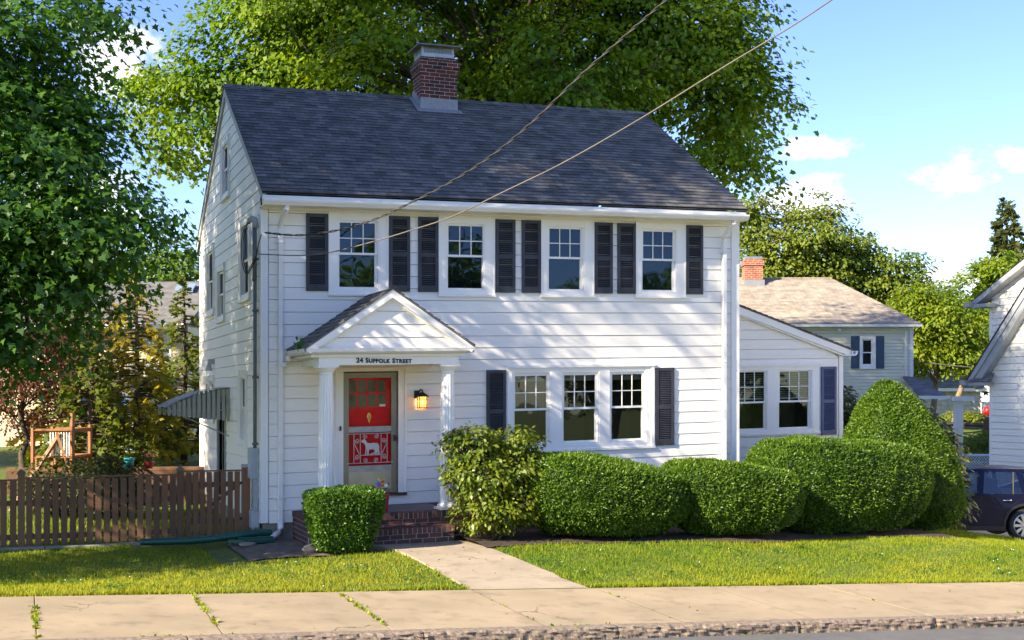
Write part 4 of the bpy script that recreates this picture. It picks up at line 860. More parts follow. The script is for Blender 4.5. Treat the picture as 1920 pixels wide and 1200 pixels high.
# wooden play set
ply_m = M('orange_cedar', (.30, .125, .035), .6, (.20, .08, .025), 6, stretch=(4, 4, .6))
p0 = at(62, 25.5); p1 = at(135, 25.5); ps_ = thing('play_set', 'orange cedar play set tower with white balusters in the left back yard', 'play set', (p0.x, p0.y, .35))
dx = Vector((p1.x-p0.x, p1.y-p0.y, 0)); ln = dx.length; dx.normalize(); dy = Vector((-dx.y, dx.x, 0))
def PQ(u, v, z): q = Vector((p0.x, p0.y, 0))+dx*u+dy*v; return (q.x, q.y, z)
def pbar(a, b, w_, name, m=ply_m): mb = MB(); mb.tube([PQ(*a), PQ(*b)], w_*.7, 4); return mb.build(name, m, ps_)
for u in (0, ln):
    for v in (0, 1.1): pbar((u, v, -.1), (u, v, 1.70 if u else 1.66), .065, 'post')
pbar((.62, .5, -.1), (.62, .5, 1.95), .075, 'post')
for z in (1.05, 1.60): pbar((0, 0, z), (ln, 0, z), .06, 'rail'); pbar((0, 1.1, z), (ln, 1.1, z), .06, 'rail'); pbar((ln, 0, z), (ln, 1.1, z), .06, 'rail')
pbar((-.3, -.4, .0), (.55, 0, 1.55), .07, 'brace'); pbar((.55, -.2, 1.55), (1.0, -.5, .6), .05, 'brace')
for i in range(9): pbar((ln*.45+i*.055, 0, 1.08), (ln*.45+i*.055, 0, 1.58), .022, 'baluster', trim_m)
mb = MB()
for i in range(6): a = [PQ(0, .05+i*.18, .98), PQ(ln, .05+i*.18, .98), PQ(ln, .2+i*.18, .98), PQ(0, .2+i*.18, .98)]; mb.hexa(a+[(x, y, z+.04) for x, y, z in a])
mb.build('deck', ply_m, ps_)
for z in (.25, .5, .75): pbar((.12, -.12, z), (.5, -.12, z), .04, 'ladder_rung')
pbar((.12, -.12, -.1), (.12, -.12, 1.05), .05, 'ladder_side'); pbar((.5, -.12, -.1), (.5, -.12, 1.05), .05, 'ladder_side')
# ================================================================ VEGETATION
def norm(a): return a/np.maximum(np.linalg.norm(a, axis=-1, keepdims=True), 1e-9)
MAPLE = np.array([(0, 0), (.38, -.12), (.30, .13), (.62, .25), (.27, .44), (0, 1.0), (-.27, .44), (-.62, .25), (-.30, .13), (-.38, -.12)])
STAR = np.array([(0, 0), (.40, -.05), (.34, .30), (.36, .62), (0, 1.0), (-.36, .62), (-.34, .30), (-.40, -.05)])
OVAL = np.array([(0, 0), (.26, .35), (.18, .75), (0, 1.0), (-.18, .75), (-.26, .35)])
QUAD = np.array([(0, 0), (.32, .5), (0, 1.0), (-.32, .5)])
NEED = np.array([(-.12, 0), (.12, 0), (.20, .6), (0, 1.0), (-.20, .6)])
TRI = np.array([(-.5, 0), (.5, 0), (0, 1.0)])
def leaves(P, Nn, T, size, tmpl, fold=.15):
    Nn = norm(Nn); T = norm(T-Nn*np.sum(T*Nn, 1, keepdims=True)); B = np.cross(Nn, T); s = size[:, None, None]
    x = tmpl[None, :, 0, None]; y = tmpl[None, :, 1, None]
    V = P[:, None, :]+s*(x*B[:, None, :]+y*T[:, None, :]+np.abs(x)*fold*Nn[:, None, :]-.18*y*y*Nn[:, None, :])
    return V.reshape(-1, 3)
class Pseudo:                                           # cheap smooth noise in space
    def __init__(s, seed, scale):
        r = np.random.default_rng(seed); s.k = r.normal(0, 1, (9, 3))*scale; s.p = r.uniform(0, 6.28, 9)
    def __call__(s, P): return np.sin(P@s.k.T+s.p).mean(1)*1.6
def crown_clusters(rng, blobs, n, shell=.30, gap=-.25, gscale=.8, seed=1, zmin=-99):
    C = []; O = []; vol = np.array([b[3]*b[4]*b[5] for b in blobs])**.75; vol /= vol.sum(); ps = Pseudo(seed, gscale)
    for b, v in zip(blobs, vol):
        m = int(n*v*1.9)+4; d = norm(rng.normal(0, 1, (m, 3))); r = rng.uniform(0, 1, m)**shell
        ctr = np.array(b[:3]); rad = np.array(b[3:6]); q = ctr+d*r[:, None]*rad*(1+.13*ps(d*4+ctr)[:, None])
        keep = (ps(q) > gap) & (q[:, 2] > zmin)
        q = q[keep]; C.append(q); O.append(norm((q-ctr)/rad))
    C = np.vstack(C); O = np.vstack(O); idx = rng.permutation(len(C))[:n]
    return C[idx], O[idx]
def crown_leaves(rng, C, O, per, rc, size, tmpl, flat=.38, droop=.35, up=1.0, jit=.55, tseed=2, tscale=.5):
    n = len(C)*per; ci = np.repeat(np.arange(len(C)), per); off = np.clip(rng.normal(0, 1, (n, 3)), -1.75, 1.75)*np.array([rc, rc, rc*flat])
    scl = rng.uniform(.6, 1.35, len(C))[ci][:, None]; off *= scl
    Oh = O.copy(); Oh[:, 2] *= .25; Oh = norm(Oh); along = np.sum(off*Oh[ci], 1, keepdims=True)
    off[:, 2:3] -= droop*np.maximum(along, -.2)
    P = C[ci]+off
    N_ = np.array([0, 0, up])+.75*O[ci]+rng.normal(0, jit, (n, 3))
    T = Oh[ci]*.7+norm(off)*.6+rng.normal(0, .5, (n, 3))-np.array([0, 0, .55])
    sz = size*rng.uniform(.65, 1.25, n)
    tint = np.clip(.5+.35*Pseudo(tseed, tscale)(P)+rng.normal(0, .22, n)+.12*rng.normal(0, 1, len(C))[ci], 0, 1)
    return leaves(P, N_, T, sz, tmpl), tint
def limbs(mb, rng, base, top, r0, C, nl, nt, wob=.25, seg=6, hmin=.3):
    base = Vector(base); top = Vector(top); path = []; n = 9
    for i in range(n+1):
        t = i/n; path.append(base.lerp(top, t)+Vector((rng.normal(0, wob*.3), rng.normal(0, wob*.3), 0))*(1 if 0 < i < n else 0))
    rad = [r0*(1.45 if i == 0 else 1.12 if i == 1 else 1-.80*i/n) for i in range(n+1)]; mb.tube(path, rad, 12)
    idx = rng.permutation(len(C))[:nl]; pts = []
    for k in idx:
        e = Vector(C[k]); t = hmin+(.95-hmin)*min(1, max(0, (e.z-base.z)/(top.z-base.z+.01)-.25))*rng.uniform(.8, 1.0); t = min(.97, max(hmin, t)); s_ = base.lerp(top, t); ln = (e-s_).length
        m = s_.lerp(e, .5)+Vector((rng.normal(0, .08), rng.normal(0, .08), .12))*ln; rr = r0*(1-.75*t)*.5*rng.uniform(.6, 1.0)
        cur = [s_.lerp(m, u).lerp(m.lerp(e, u), u) for u in [j/8 for j in range(9)]]; mb.tube(cur, [max(.012, rr*(1-.9*j/8)) for j in range(9)], seg); pts += cur[2:]
    if not pts: return
    A = np.array([tuple(p) for p in pts])
    for k in rng.permutation(len(C))[:nt]:
        e = C[k]; d = np.linalg.norm(A-e, axis=1); j = int(np.argmin(d)); s_ = Vector(A[j]); e = Vector(e); m = s_.lerp(e, .5)+Vector((0, 0, .1*d[j])); mb.tube([s_, m, e], [.028, .018, .007], 4)
bark_m = M('bark', (.115, .085, .060), .9, (.05, .038, .028), 9, 7, bump=1.0, bscale=30, stretch=(2, 2, .5))
palebark_m = M('pale_bark', (.30, .22, .14), .9, (.16, .11, .07), 9, 7, bump=.8, bscale=25, stretch=(2, 2, .5))
def tree(name, label, cat, base, r0, top, blobs, nclu, per, rc, size, tmpl, lm, bm=bark_m, nl=14, nt=60, seed=1, group=None, **k):
    rng = np.random.default_rng(seed); t = thing(name, label, cat, base, 0, group)
    ck = {q: k.pop(q) for q in ('shell', 'gap', 'gscale', 'zmin') if q in k}; hm = k.pop('hmin', .3)
    C, O = crown_clusters(rng, blobs, nclu, seed=seed, **ck); mb = MB(); limbs(mb, rng, base, top, r0, C, nl, nt, hmin=hm); mb.build('trunk', bm, t, smooth=True)
    V, ti = crown_leaves(rng, C, O, per, rc, size, tmpl, tseed=seed+5, **k); raw_mesh('crown', V, len(tmpl), lm, t, ti, base)
    return t
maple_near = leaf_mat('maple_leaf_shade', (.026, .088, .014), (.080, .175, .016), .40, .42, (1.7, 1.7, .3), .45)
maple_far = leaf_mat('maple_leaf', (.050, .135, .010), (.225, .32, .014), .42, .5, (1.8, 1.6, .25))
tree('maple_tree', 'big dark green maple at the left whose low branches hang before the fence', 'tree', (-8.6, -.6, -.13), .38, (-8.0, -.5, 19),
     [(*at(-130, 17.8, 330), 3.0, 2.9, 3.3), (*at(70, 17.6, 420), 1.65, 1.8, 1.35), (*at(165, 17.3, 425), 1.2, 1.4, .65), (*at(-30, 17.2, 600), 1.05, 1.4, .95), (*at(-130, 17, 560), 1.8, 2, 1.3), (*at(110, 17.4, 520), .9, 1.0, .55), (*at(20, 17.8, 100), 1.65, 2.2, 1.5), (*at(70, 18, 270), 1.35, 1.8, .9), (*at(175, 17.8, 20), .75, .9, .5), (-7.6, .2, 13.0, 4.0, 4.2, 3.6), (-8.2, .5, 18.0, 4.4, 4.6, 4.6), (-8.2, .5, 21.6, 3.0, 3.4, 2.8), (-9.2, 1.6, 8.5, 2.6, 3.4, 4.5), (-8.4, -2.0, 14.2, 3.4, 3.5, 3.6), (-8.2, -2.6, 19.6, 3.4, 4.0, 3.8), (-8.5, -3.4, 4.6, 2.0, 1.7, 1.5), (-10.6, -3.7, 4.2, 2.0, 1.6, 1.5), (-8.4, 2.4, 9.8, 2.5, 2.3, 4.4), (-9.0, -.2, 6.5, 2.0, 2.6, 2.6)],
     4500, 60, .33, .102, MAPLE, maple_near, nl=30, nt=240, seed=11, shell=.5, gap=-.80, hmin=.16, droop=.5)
big = [(*at(px, 31.5+dz, py), r, r*.95, r*k) for px, py, r, k, dz in ((880, -60, 5.0, .9, .5), (620, 40, 3.2, .95, 0), (470, 150, 2.1, .9, .5), (350, 235, 1.55, .85, .6), (300, 160, .95, .8, .8), (300, 310, .8, .6, .6), (1180, 50, 3.4, .95, .3), (1330, 190, 1.9, 1.0, -.5), (1355, 70, 1.25, 1.0, 0), (1345, 295, 1.25, .8, -.8), (1260, 270, 1.3, .8, -.6), (1400, 180, 1.0, .9, -.3), (760, 150, 2.2, .8, -2.2), (1050, 170, 2.3, .8, -2.4), (800, -300, 3.6, .9, -1.8), (1150, -240, 3.9, .9, .3), (560, -120, 2.4, .8, .6))]
tree('maple_tree', 'huge sunlit maple spreading over the roof behind the white house', 'tree', (8.6, 10.2, -.2), .50, (7.6, 10.2, 15.5), big,
     2900, 60, .43, .118, STAR, maple_far, nl=70, nt=320, seed=23, shell=.42, gap=-.14, hmin=.30, droop=.45, gscale=1.15, flat=.26, tscale=.8)
tree('maple_tree', 'unseen tall maple added beyond the left edge of the yard to block sky light', 'tree', (-13.5, 12.0, .2), .3, (-13.5, 12, 12), [(-13.5, 12, 9.5, 4.4, 4.2, 5.5), (-14, 16, 9, 4, 4, 5)],
     600, 30, .5, .24, STAR, maple_near, nl=10, nt=20, seed=31, shell=.6, gap=-.6)  # out-of-view tree added to cut sky light on the side wall
# trees across the street, seen only as reflections
for i, (x, y, h, r) in enumerate(((16, -40, 10.2, 5), (25, -38, 8.6, 4.2), (8, -44, 9.6, 4.5), (35, -42, 10.5, 5))):
    tree('maple_tree', ('round street tree across the road', 'wide street tree across the road', 'low street tree across the road', 'far street tree across the road')[i], 'tree', (x, y, -.8), .3, (x, y, h*.8), [(x, y, h*.62, r, r, h*.42)], 500, 40, .6, .26, STAR, maple_far, nl=6, nt=6, seed=70+i, shell=.4, gap=-.6)

# ---- conifers at the left
def conifer(name, label, base, h, rmax, lm, seed, nb, spray=.26, per=16, droop=.25, bare=.12, dens=1.0, group=None, bm=bark_m, ztaper=.9, r0=.09, thin=.35):
    rng = np.random.default_rng(seed); t = thing(name, label, 'conifer', base, 0, group); B = np.array(base); mb = MB()
    mb.tube([B, B+(0.03, 0, h*.5), B+(.0, .02, h)], [r0, r0*.6, .01], 8); P = []; T = []; N_ = []; S = []
    for i in range(nb):
        f = bare+(1-bare)*(i+rng.random())/nb; a = rng.uniform(0, 6.283); ln = rmax*(1-f)**ztaper*rng.uniform(.65, 1.1)+.06; d = np.array([math.cos(a), math.sin(a), 0]); p0_ = B+(0, 0, f*h)
        pts = [p0_+d*ln*u+np.array([0, 0, ln*(.15*u-droop*u*u*1.6)]) for u in np.linspace(0, 1, 6)]
        mb.tube(pts, [.018*(1-.8*u)+.003 for u in np.linspace(0, 1, 6)], 4)
        m = max(3, int(per*dens*(ln/rmax+.15)))
        u = rng.uniform(thin, 1.02, m); q = p0_+d*ln*u[:, None]+np.stack([np.zeros(m), np.zeros(m), ln*(.15*u-droop*u*u*1.6)], 1)
        side = np.array([-d[1], d[0], 0]); sg = rng.choice([-1, 1], m)[:, None]
        P.append(q+rng.normal(0, .03, (m, 3))); T.append(d*.8+side*sg*rng.uniform(.1, 1.0, (m, 1))+np.array([0, 0, -.35])+rng.normal(0, .2, (m, 3))); N_.append(np.array([-.35, -.1, .8])+rng.normal(0, .75, (m, 3))); S.append(spray*rng.uniform(.6, 1.2, m)*(1.1-.5*f))
    mb.build('trunk', bm, t, smooth=True)
    P, T, N_, S = map(np.concatenate, (P, T, N_, S)); ti = np.clip(.5+.4*Pseudo(seed, 1.6)(P)+rng.normal(0, .2, len(P)), 0, 1)
    FAN = np.array([(0, 0), (.10, .2), (.30, .42), (.14, .48), (.26, .78), (.08, .72), (0, 1.0), (-.08, .72), (-.26, .78), (-.14, .48), (-.30, .42), (-.10, .2)])
    raw_mesh('crown', leaves(P, N_, T, S, FAN, .1), 12, lm, t, ti, base); return t
con_yel = leaf_mat('conifer_golden', (.17, .20, .016), (.40, .34, .04), .52, .6, (1.4, 1.1, .4))
con_grn = leaf_mat('conifer_green', (.060, .115, .014), (.18, .20, .025), .45, .6)
con_drk = leaf_mat('conifer_dark', (.025, .045, .012), (.085, .095, .018), .32, .6)
for px, Z, py, r, lm, sd, nb, lab in ((255, 28.6, 505, 1.55, con_yel, 1, 150, 'tall golden green conifer with a thin bare trunk behind the fence'), (345, 30.5, 520, 1.15, con_grn, 2, 120, 'green conifer squeezed against the far corner of the white house'), (168, 27.5, 590, 1.35, con_grn, 3, 150, 'bushy green conifer left of the tall golden one behind the fence'), (205, 31, 560, 1.3, con_yel, 4, 110, 'yellowish conifer just behind the bushy green one'), (112, 31, 600, 1.2, con_yel, 6, 110, 'yellow green conifer rising behind the orange play set'), (300, 33, 640, 1.0, con_yel, 5, 80, 'small sparse conifer in front of the cream house porch')):
    p = at(px, Z); gzv = ground_z(p.x, p.y); top = at(px, Z, py).z
    conifer('conifer', lab, (p.x, p.y, gzv), top-gzv, r, lm, sd, nb, spray=.26, per=20, bare=.08, dens=1.0, group='conifers in the left back yard')
# red leaved tree at the far left
p = at(40, 28); purple = leaf_mat('purple_leaf', (.14, .055, .045), (.28, .15, .09), .45, .5, (1.5, .8, .6))
tree('plum_tree', 'purple leaved small tree at the far left behind the play set', 'tree', (p.x, p.y, .4), .09, (p.x, p.y, 3.2), [(p.x, p.y, 3.0, 1.5, 1.4, 1.6), (p.x+.9, p.y, 3.6, .9, .9, 1.0)], 300, 40, .24, .085, OVAL, purple, nl=24, nt=70, seed=41, gap=-.5, shell=.5, hmin=.1)
# low dark shrubs behind the fence
def bushy(name, label, cat, blobs, n, per, rc, size, tmpl, lm, seed, base, group=None, **k):
    rng = np.random.default_rng(seed); t = thing(name, label, cat, base, 0, group); C, O = crown_clusters(rng, blobs, n, seed=seed, shell=k.pop('shell', .3), gap=k.pop('gap', -.7), gscale=k.pop('gscale', 1.6), zmin=k.pop('zmin', -99))
    if k.pop('stems', True):
        mb = MB()
        for j in rng.permutation(len(C))[:k.pop('ns', 26)]:
            e = Vector(C[j]); s_ = Vector((base[0]+(e.x-base[0])*.15, base[1]+(e.y-base[1])*.15, base[2])); mb.tube([s_, s_.lerp(e, .5)+Vector((0, 0, .08)), e], [.018, .012, .005], 5)
        mb.build('stem', k.pop('bm', bark_m), t, smooth=True)
    k.pop('ns', 0)
    V, ti = crown_leaves(rng, C, O, per, rc, size, tmpl, tseed=seed, tscale=1.5, **k); raw_mesh('foliage', V, len(tmpl), lm, t, ti, base); return t
for px, Z, w_, sd, lab in ((118, 25.0, .95, 1, 'low dark evergreen shrub behind the left half of the picket fence'), (205, 24.6, .7, 2, 'low dark evergreen shrub behind the fence below the turquoise pot')):
    p = at(px, Z); z = ground_z(p.x, p.y); bushy('shrub', lab, 'shrub', [(p.x, p.y, .55, w_, .6, .58)], 130, 30, .12, .075, QUAD, con_drk, 50+sd, (p.x, p.y, z), gap=-2)
p = at(255, 27.6); bushy('shrub', 'round green shrub beside the turquoise pot on the retaining wall', 'shrub', [(p.x, p.y, 1.15, .38, .38, .42)], 60, 26, .10, .07, QUAD, con_grn, 55, (p.x, p.y, .7), gap=-2)
# leafy tree far left behind
p = at(312, 55); tree('oak_tree', 'light green leafy tree rising behind the cream house at the left', 'tree', (p.x, p.y, .5), .3, (p.x, p.y, 8), [(p.x, p.y, 6.9, 2.7, 2.7, 2.6), (p.x-2.5, p.y+1, 6.2, 2.4, 2.4, 2.4), (p.x+1.3, p.y, 5.0, 1.8, 2, 2.0), (p.x-5, p.y+2, 7.5, 3, 3, 3)], 700, 44, .42, .24, OVAL, leaf_mat('light_leaf', (.075, .160, .012), (.15, .22, .018), .4, .5), nl=16, nt=40, seed=61, gap=-.5, shell=.4)
# right background trees
rb = leaf_mat('olive_leaf', (.090, .160, .014), (.22, .25, .026), .38, .55, (1.5, 1.3, .4)); yl = leaf_mat('lime_leaf', (.10, .20, .010), (.24, .29, .016), .45, .5)
p = at(1555, 62); u = Vector((math.cos(YAW), -math.sin(YAW), 0))
def rel(p, a, z, b=0): q = p+u*a+Vector((math.sin(YAW), math.cos(YAW), 0))*b; return (q.x, q.y, z)
tree('oak_tree', 'broad olive green tree behind the tan roofed house', 'tree', (p.x, p.y, 1), .4, rel(p, 0, 11.5), [(*rel(p, -.6, 9.4), 2.7, 2.7, 2.9), (*rel(p, -3.2, 8.4), 2.0, 2.4, 3.2), (*rel(p, 2.1, 9.2), 1.9, 2.2, 2.1), (*rel(p, 3.5, 8.2), 1.2, 1.8, 1.7), (*rel(p, -.5, 6.8), 3.2, 2.6, 2.2), (*rel(p, 2.8, 6.3), 1.8, 2, 1.5), (*rel(p, -4.0, 11.0), 1.2, 1.4, 1.6), (*rel(p, -4.5, 6.2), 1.7, 2, 2.4)],
     1000, 40, .36, .22, OVAL, rb, palebark_m, nl=40, nt=120, seed=71, gap=-.35, shell=.42, hmin=.3)
p = at(1765, 52); tree('maple_tree', 'yellow green small tree with two leaning trunks right of the tan roofed house', 'tree', (at(1738, 52).x, at(1738, 52).y, .6), .16, rel(p, .3, 5.5), [(*rel(p, -.2, 5.4), 1.9, 1.8, 1.5), (*rel(p, -1.2, 4.2), 1.0, 1.2, 1.1), (*rel(p, .9, 4.3), 1.4, 1.4, 1.2), (*rel(p, -.9, 6.1), 1.2, 1.2, .8)], 420, 36, .28, .17, OVAL, yl, palebark_m, nl=22, nt=50, seed=72, gap=-.35, shell=.45, hmin=.15)
p = at(1835, 58); tree('maple_tree', 'bright lime green tree under the spruce beside the right hand house', 'tree', (at(1790, 58).x, at(1790, 58).y, .8), .16, rel(p, 0, 6.8), [(*rel(p, .3, 6.4), 2.2, 2.0, 2.1), (*rel(p, -.6, 4.6), 1.6, 1.6, 1.2), (*rel(p, .9, 8.0), 1.3, 1.4, 1.0)], 520, 36, .30, .19, OVAL, yl, palebark_m, nl=16, nt=40, seed=73, gap=-.5, shell=.42)
p = at(1888, 72); conifer('spruce_tree', 'tall dark spruce above the roof of the right hand house', (p.x, p.y, 1), at(1888, 72, 374).z-1, 3.0, con_drk, 74, 250, spray=.75, per=26, droop=.35, bare=.2, ztaper=.75, r0=.25)
p = at(1700, 70); tree('oak_tree', 'far green tree between the tan roof and the lime tree', 'tree', (p.x, p.y, 1), .25, rel(p, 0, 6), [(*rel(p, 0, 6.3), 2.6, 2.4, 2.2), (*rel(p, 3, 5.8), 2.2, 2.2, 2.0), (*rel(p, 6, 6.2), 2.6, 2.2, 2.6)], 520, 36, .42, .24, OVAL, rb, nl=8, nt=20, seed=75, gap=-.8)

# ---- clipped shrubs: a profile swept round a rounded-rectangle section, covered in small sprigs
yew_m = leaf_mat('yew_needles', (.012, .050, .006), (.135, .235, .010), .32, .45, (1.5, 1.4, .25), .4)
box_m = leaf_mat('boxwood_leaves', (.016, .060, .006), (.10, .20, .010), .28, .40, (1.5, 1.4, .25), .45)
def clipped(name, label, c, rx, ry, prof, ex, lm, n, size, seed, rz=0, tmpl=NEED, lump=.05, jit=.5, stalk=True, cat='shrub', lean=(0, 0), slant=0):
    rng = np.random.default_rng(seed); t = thing(name, label, cat, c); ca, sa = math.cos(rz), math.sin(rz)
    prof = np.array(prof); ps = Pseudo(seed, 2.2); ps2 = Pseudo(seed+1, 6)
    seglen = np.hypot(np.diff(prof[:, 0])*(rx+ry)/2, np.diff(prof[:, 1])); cum = np.concatenate([[0], np.cumsum(seglen)])
    def surf(v, a, k=1.0):                              # v: arc length along the profile, a: angle
        s_ = np.interp(v, cum, prof[:, 0])*k; z = np.interp(v, cum, prof[:, 1]); z = z if k == 1 else z*(.5+.5*k)
        cs, sn = np.cos(a), np.sin(a); den = (np.abs(cs)**ex+np.abs(sn)**ex)**(-1/ex)
        x = s_*rx*den*cs+lean[0]*z; y = s_*ry*den*sn+lean[1]*z; z = z*(1-slant*x/rx)
        return np.stack([x*ca-y*sa, x*sa+y*ca, z], -1)
    m = int(n*2.2); v = rng.uniform(0, cum[-1], m); wgt = np.interp(v, cum, prof[:, 0]); keep = rng.uniform(0, 1, m) < wgt/wgt.max()+.04; v = v[keep][:n]; m = len(v); a = rng.uniform(0, 6.2832, m)
    P = surf(v, a); e = .01; Nn = norm(np.cross(surf(v, a+e)-surf(v, a-e), surf(v+e, a)-surf(v-e, a))); ctr = np.array([0, 0, prof[:, 1].mean()]); sg = np.sign(np.sum(Nn*(P-ctr), 1, keepdims=True)); Nn *= np.where(sg == 0, 1, sg)
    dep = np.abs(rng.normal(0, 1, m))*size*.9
    ps3 = Pseudo(seed+2, 15); P = P+Nn*(lump*ps(P)+.030*ps2(P)+.026*ps3(P)-dep+size*.1*rng.random(m))[:, None]
    tip = Nn*1.0+np.array([0, 0, .35])+rng.normal(0, jit, (m, 3)); nn = rng.normal(0, 1, (m, 3))+Nn*.5
    ti = np.clip(.72-.50*dep/size+.16*ps2(P*.6)+rng.normal(0, .16, m), 0, 1)       # sunlit tips and inner shade put into the tint by depth
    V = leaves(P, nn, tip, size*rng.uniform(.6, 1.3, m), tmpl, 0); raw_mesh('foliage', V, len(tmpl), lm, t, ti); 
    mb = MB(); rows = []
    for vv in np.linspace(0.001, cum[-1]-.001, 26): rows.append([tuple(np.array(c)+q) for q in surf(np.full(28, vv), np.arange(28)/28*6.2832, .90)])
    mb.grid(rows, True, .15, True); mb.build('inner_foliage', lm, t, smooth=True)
    mb = MB()
    for k in range(9): a_ = k*.7; q = (c[0]+.25*rx*math.cos(a_), c[1]+.3*ry*math.sin(a_), c[2]+prof[0][1]+.15); mb.tube([(c[0]+.10*math.cos(a_), c[1]+.10*math.sin(a_), c[2]-.05), q], [.025, .016], 5)
    mb.build('stem', bark_m, t); return t
HP = lambda h, b=.10: [(.36, b), (.64, b+.04), (.83, .15*h+b), (.95, .36*h), (1.0, .56*h), (.99, .72*h), (.92, .86*h), (.76, .95*h), (.42, .992*h), (.0, h)]
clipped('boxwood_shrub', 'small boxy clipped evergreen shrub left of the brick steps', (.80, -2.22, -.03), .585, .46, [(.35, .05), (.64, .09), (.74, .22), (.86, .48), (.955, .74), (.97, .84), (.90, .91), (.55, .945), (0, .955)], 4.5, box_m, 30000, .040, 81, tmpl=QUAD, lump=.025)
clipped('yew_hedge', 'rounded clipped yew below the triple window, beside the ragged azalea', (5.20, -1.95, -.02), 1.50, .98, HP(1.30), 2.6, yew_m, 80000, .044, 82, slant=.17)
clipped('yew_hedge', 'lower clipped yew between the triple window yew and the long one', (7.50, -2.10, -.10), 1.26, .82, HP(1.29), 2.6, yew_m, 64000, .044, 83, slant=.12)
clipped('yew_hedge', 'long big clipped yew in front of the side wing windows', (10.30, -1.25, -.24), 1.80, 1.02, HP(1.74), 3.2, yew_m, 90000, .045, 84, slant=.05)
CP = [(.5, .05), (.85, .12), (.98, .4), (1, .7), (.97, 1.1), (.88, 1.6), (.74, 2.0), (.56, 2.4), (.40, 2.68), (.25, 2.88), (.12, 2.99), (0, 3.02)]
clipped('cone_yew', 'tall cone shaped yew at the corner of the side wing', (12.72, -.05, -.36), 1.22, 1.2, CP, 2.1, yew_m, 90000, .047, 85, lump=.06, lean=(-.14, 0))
# leafy azalea with gaps, right of the steps
az_m = leaf_mat('azalea_leaves', (.070, .140, .010), (.24, .275, .022), .40, .42, (1.5, 1.2, .3), .45)
bushy('azalea_shrub', 'ragged yellow green azalea with bare twigs right of the brick steps', 'shrub', [(2.98, -1.95, 1.50, .58, .42, .30), (3.68, -1.95, 1.56, .34, .30, .26), (3.12, -2.0, 1.02, .68, .5, .38), (3.72, -2.05, 1.18, .46, .42, .30), (3.24, -2.05, .50, .62, .5, .36), (3.62, -2.1, .58, .42, .4, .34)], 620, 22, .070, .078, OVAL, az_m, 91, (3.25, -1.95, -.02), gap=-.42, gscale=2.6, shell=.28, ns=90, bm=palebark_m, flat=.7, droop=.1)
rho_m = leaf_mat('rhododendron_leaves', (.055, .090, .022), (.14, .15, .050), .3, .45, (1.4, 1.2, .6), .5)
bushy('rhododendron', 'dull olive rhododendron behind the right flank of the cone yew', 'shrub', [(15.05, 2.3, .95, .88, .9, 1.05), (14.55, 2.5, 1.65, .75, .9, .7), (15.0, 1.7, .0, .62, .7, .8)], 420, 24, .13, .14, OVAL, rho_m, 92, (15.0, 2.2, -.7), gap=-.9)
bushy('rhododendron', 'olive rhododendron between the side wing corner and the cone yew', 'shrub', [(13.9, 4.0, 1.2, .75, .8, 1.3), (13.8, 3.9, 2.0, .55, .6, .6)], 170, 22, .13, .14, OVAL, rho_m, 93, (13.9, 4.0, -.5), gap=-.9)
# ---- grass
def inpath(x, y):
    a = np.interp(-y, [-p[0] for p in pl], [p[1] for p in pl]); b = np.interp(-y, [-p[0] for p in pl], [p[2] for p in pl]); return (x > a-.01) & (x < b+.01) & (y < -1.2)
def blades(n, box, seed, h, w_, cond=None, edge=False):
    rng = np.random.default_rng(seed); x = rng.uniform(box[0], box[1], n); y = rng.uniform(box[2], box[3], n); k = np.ones(n, bool)
    if cond is not None: k = cond(x, y)
    x, y = x[k], y[k]; n = len(x); z = np.array([ground_z(a, b) for a, b in zip(x, y)]); pn = Pseudo(9, 1.3)(np.stack([x, y, 0*x], 1)); pn2 = Pseudo(19, 6)(np.stack([x, y, 0*x], 1)); hh = h*rng.uniform(.4, 1.4, n)*(1+.35*pn+.35*pn2)
    P = np.stack([x, y, z-.004], 1); T = np.stack([rng.normal(0, .42, n), rng.normal(0, .42, n), np.ones(n)], 1); Nn = np.stack([rng.normal(0, 1, n), rng.normal(0, 1, n), np.zeros(n)+.05], 1)
    Nn = norm(Nn); T = norm(T-Nn*np.sum(T*Nn, 1, keepdims=True)); B = np.cross(Nn, T)
    wv = (w_*rng.uniform(.6, 1.3, n))[:, None]; V = np.stack([P-B*wv, P+B*wv, P+T*hh[:, None]], 1).reshape(-1, 3)
    return V, np.clip(.5+.40*Pseudo(4, .9)(P)+.35*Pseudo(14, 4)(P)+rng.normal(0, .25, n), 0, 1)
def lawn_right(x, y): return ~inpath(x, y) & ((y < bedline(x)) | (x > 13)) & (x > 2.2)
def lawn_left(x, y): return ~inpath(x, y) & ((y < -2.45-.1*np.sin(x*3)) | (x < -1.0)) & (x < 2.3) & ~((y > .05) & (x > -2.0))
grass_m = leaf_mat('grass_blades', (.10, .19, .007), (.32, .325, .016), .35, .55, (1.4, 1.3, .3))
parts = [blades(95000, (2.2, 15.0, -5.60, -1.0), 1, .046, .0075, lawn_right), blades(98000, (-11.0, 2.3, -5.60, .85), 2, .046, .0075, lawn_left), blades(26000, (-10, 15, -5.69, -5.46), 3, .058, .008, lambda x, y: ~((x > 1.60) & (x < 3.28)) & (y > -5.60-.09*np.clip(Pseudo(41, 3.5)(np.stack([x, 0*x, 0*x], 1)), 0, 1))), blades(16000, (-8, .0, .9, 6.5), 4, .08, .012), blades(9000, (12.5, 15.2, -1.5, 4), 5, .07, .010)]
V = np.vstack([p[0] for p in parts]); ti = np.concatenate([p[1] for p in parts]); tag(raw_mesh('grass', V, 3, grass_m, None, ti), kind='stuff')
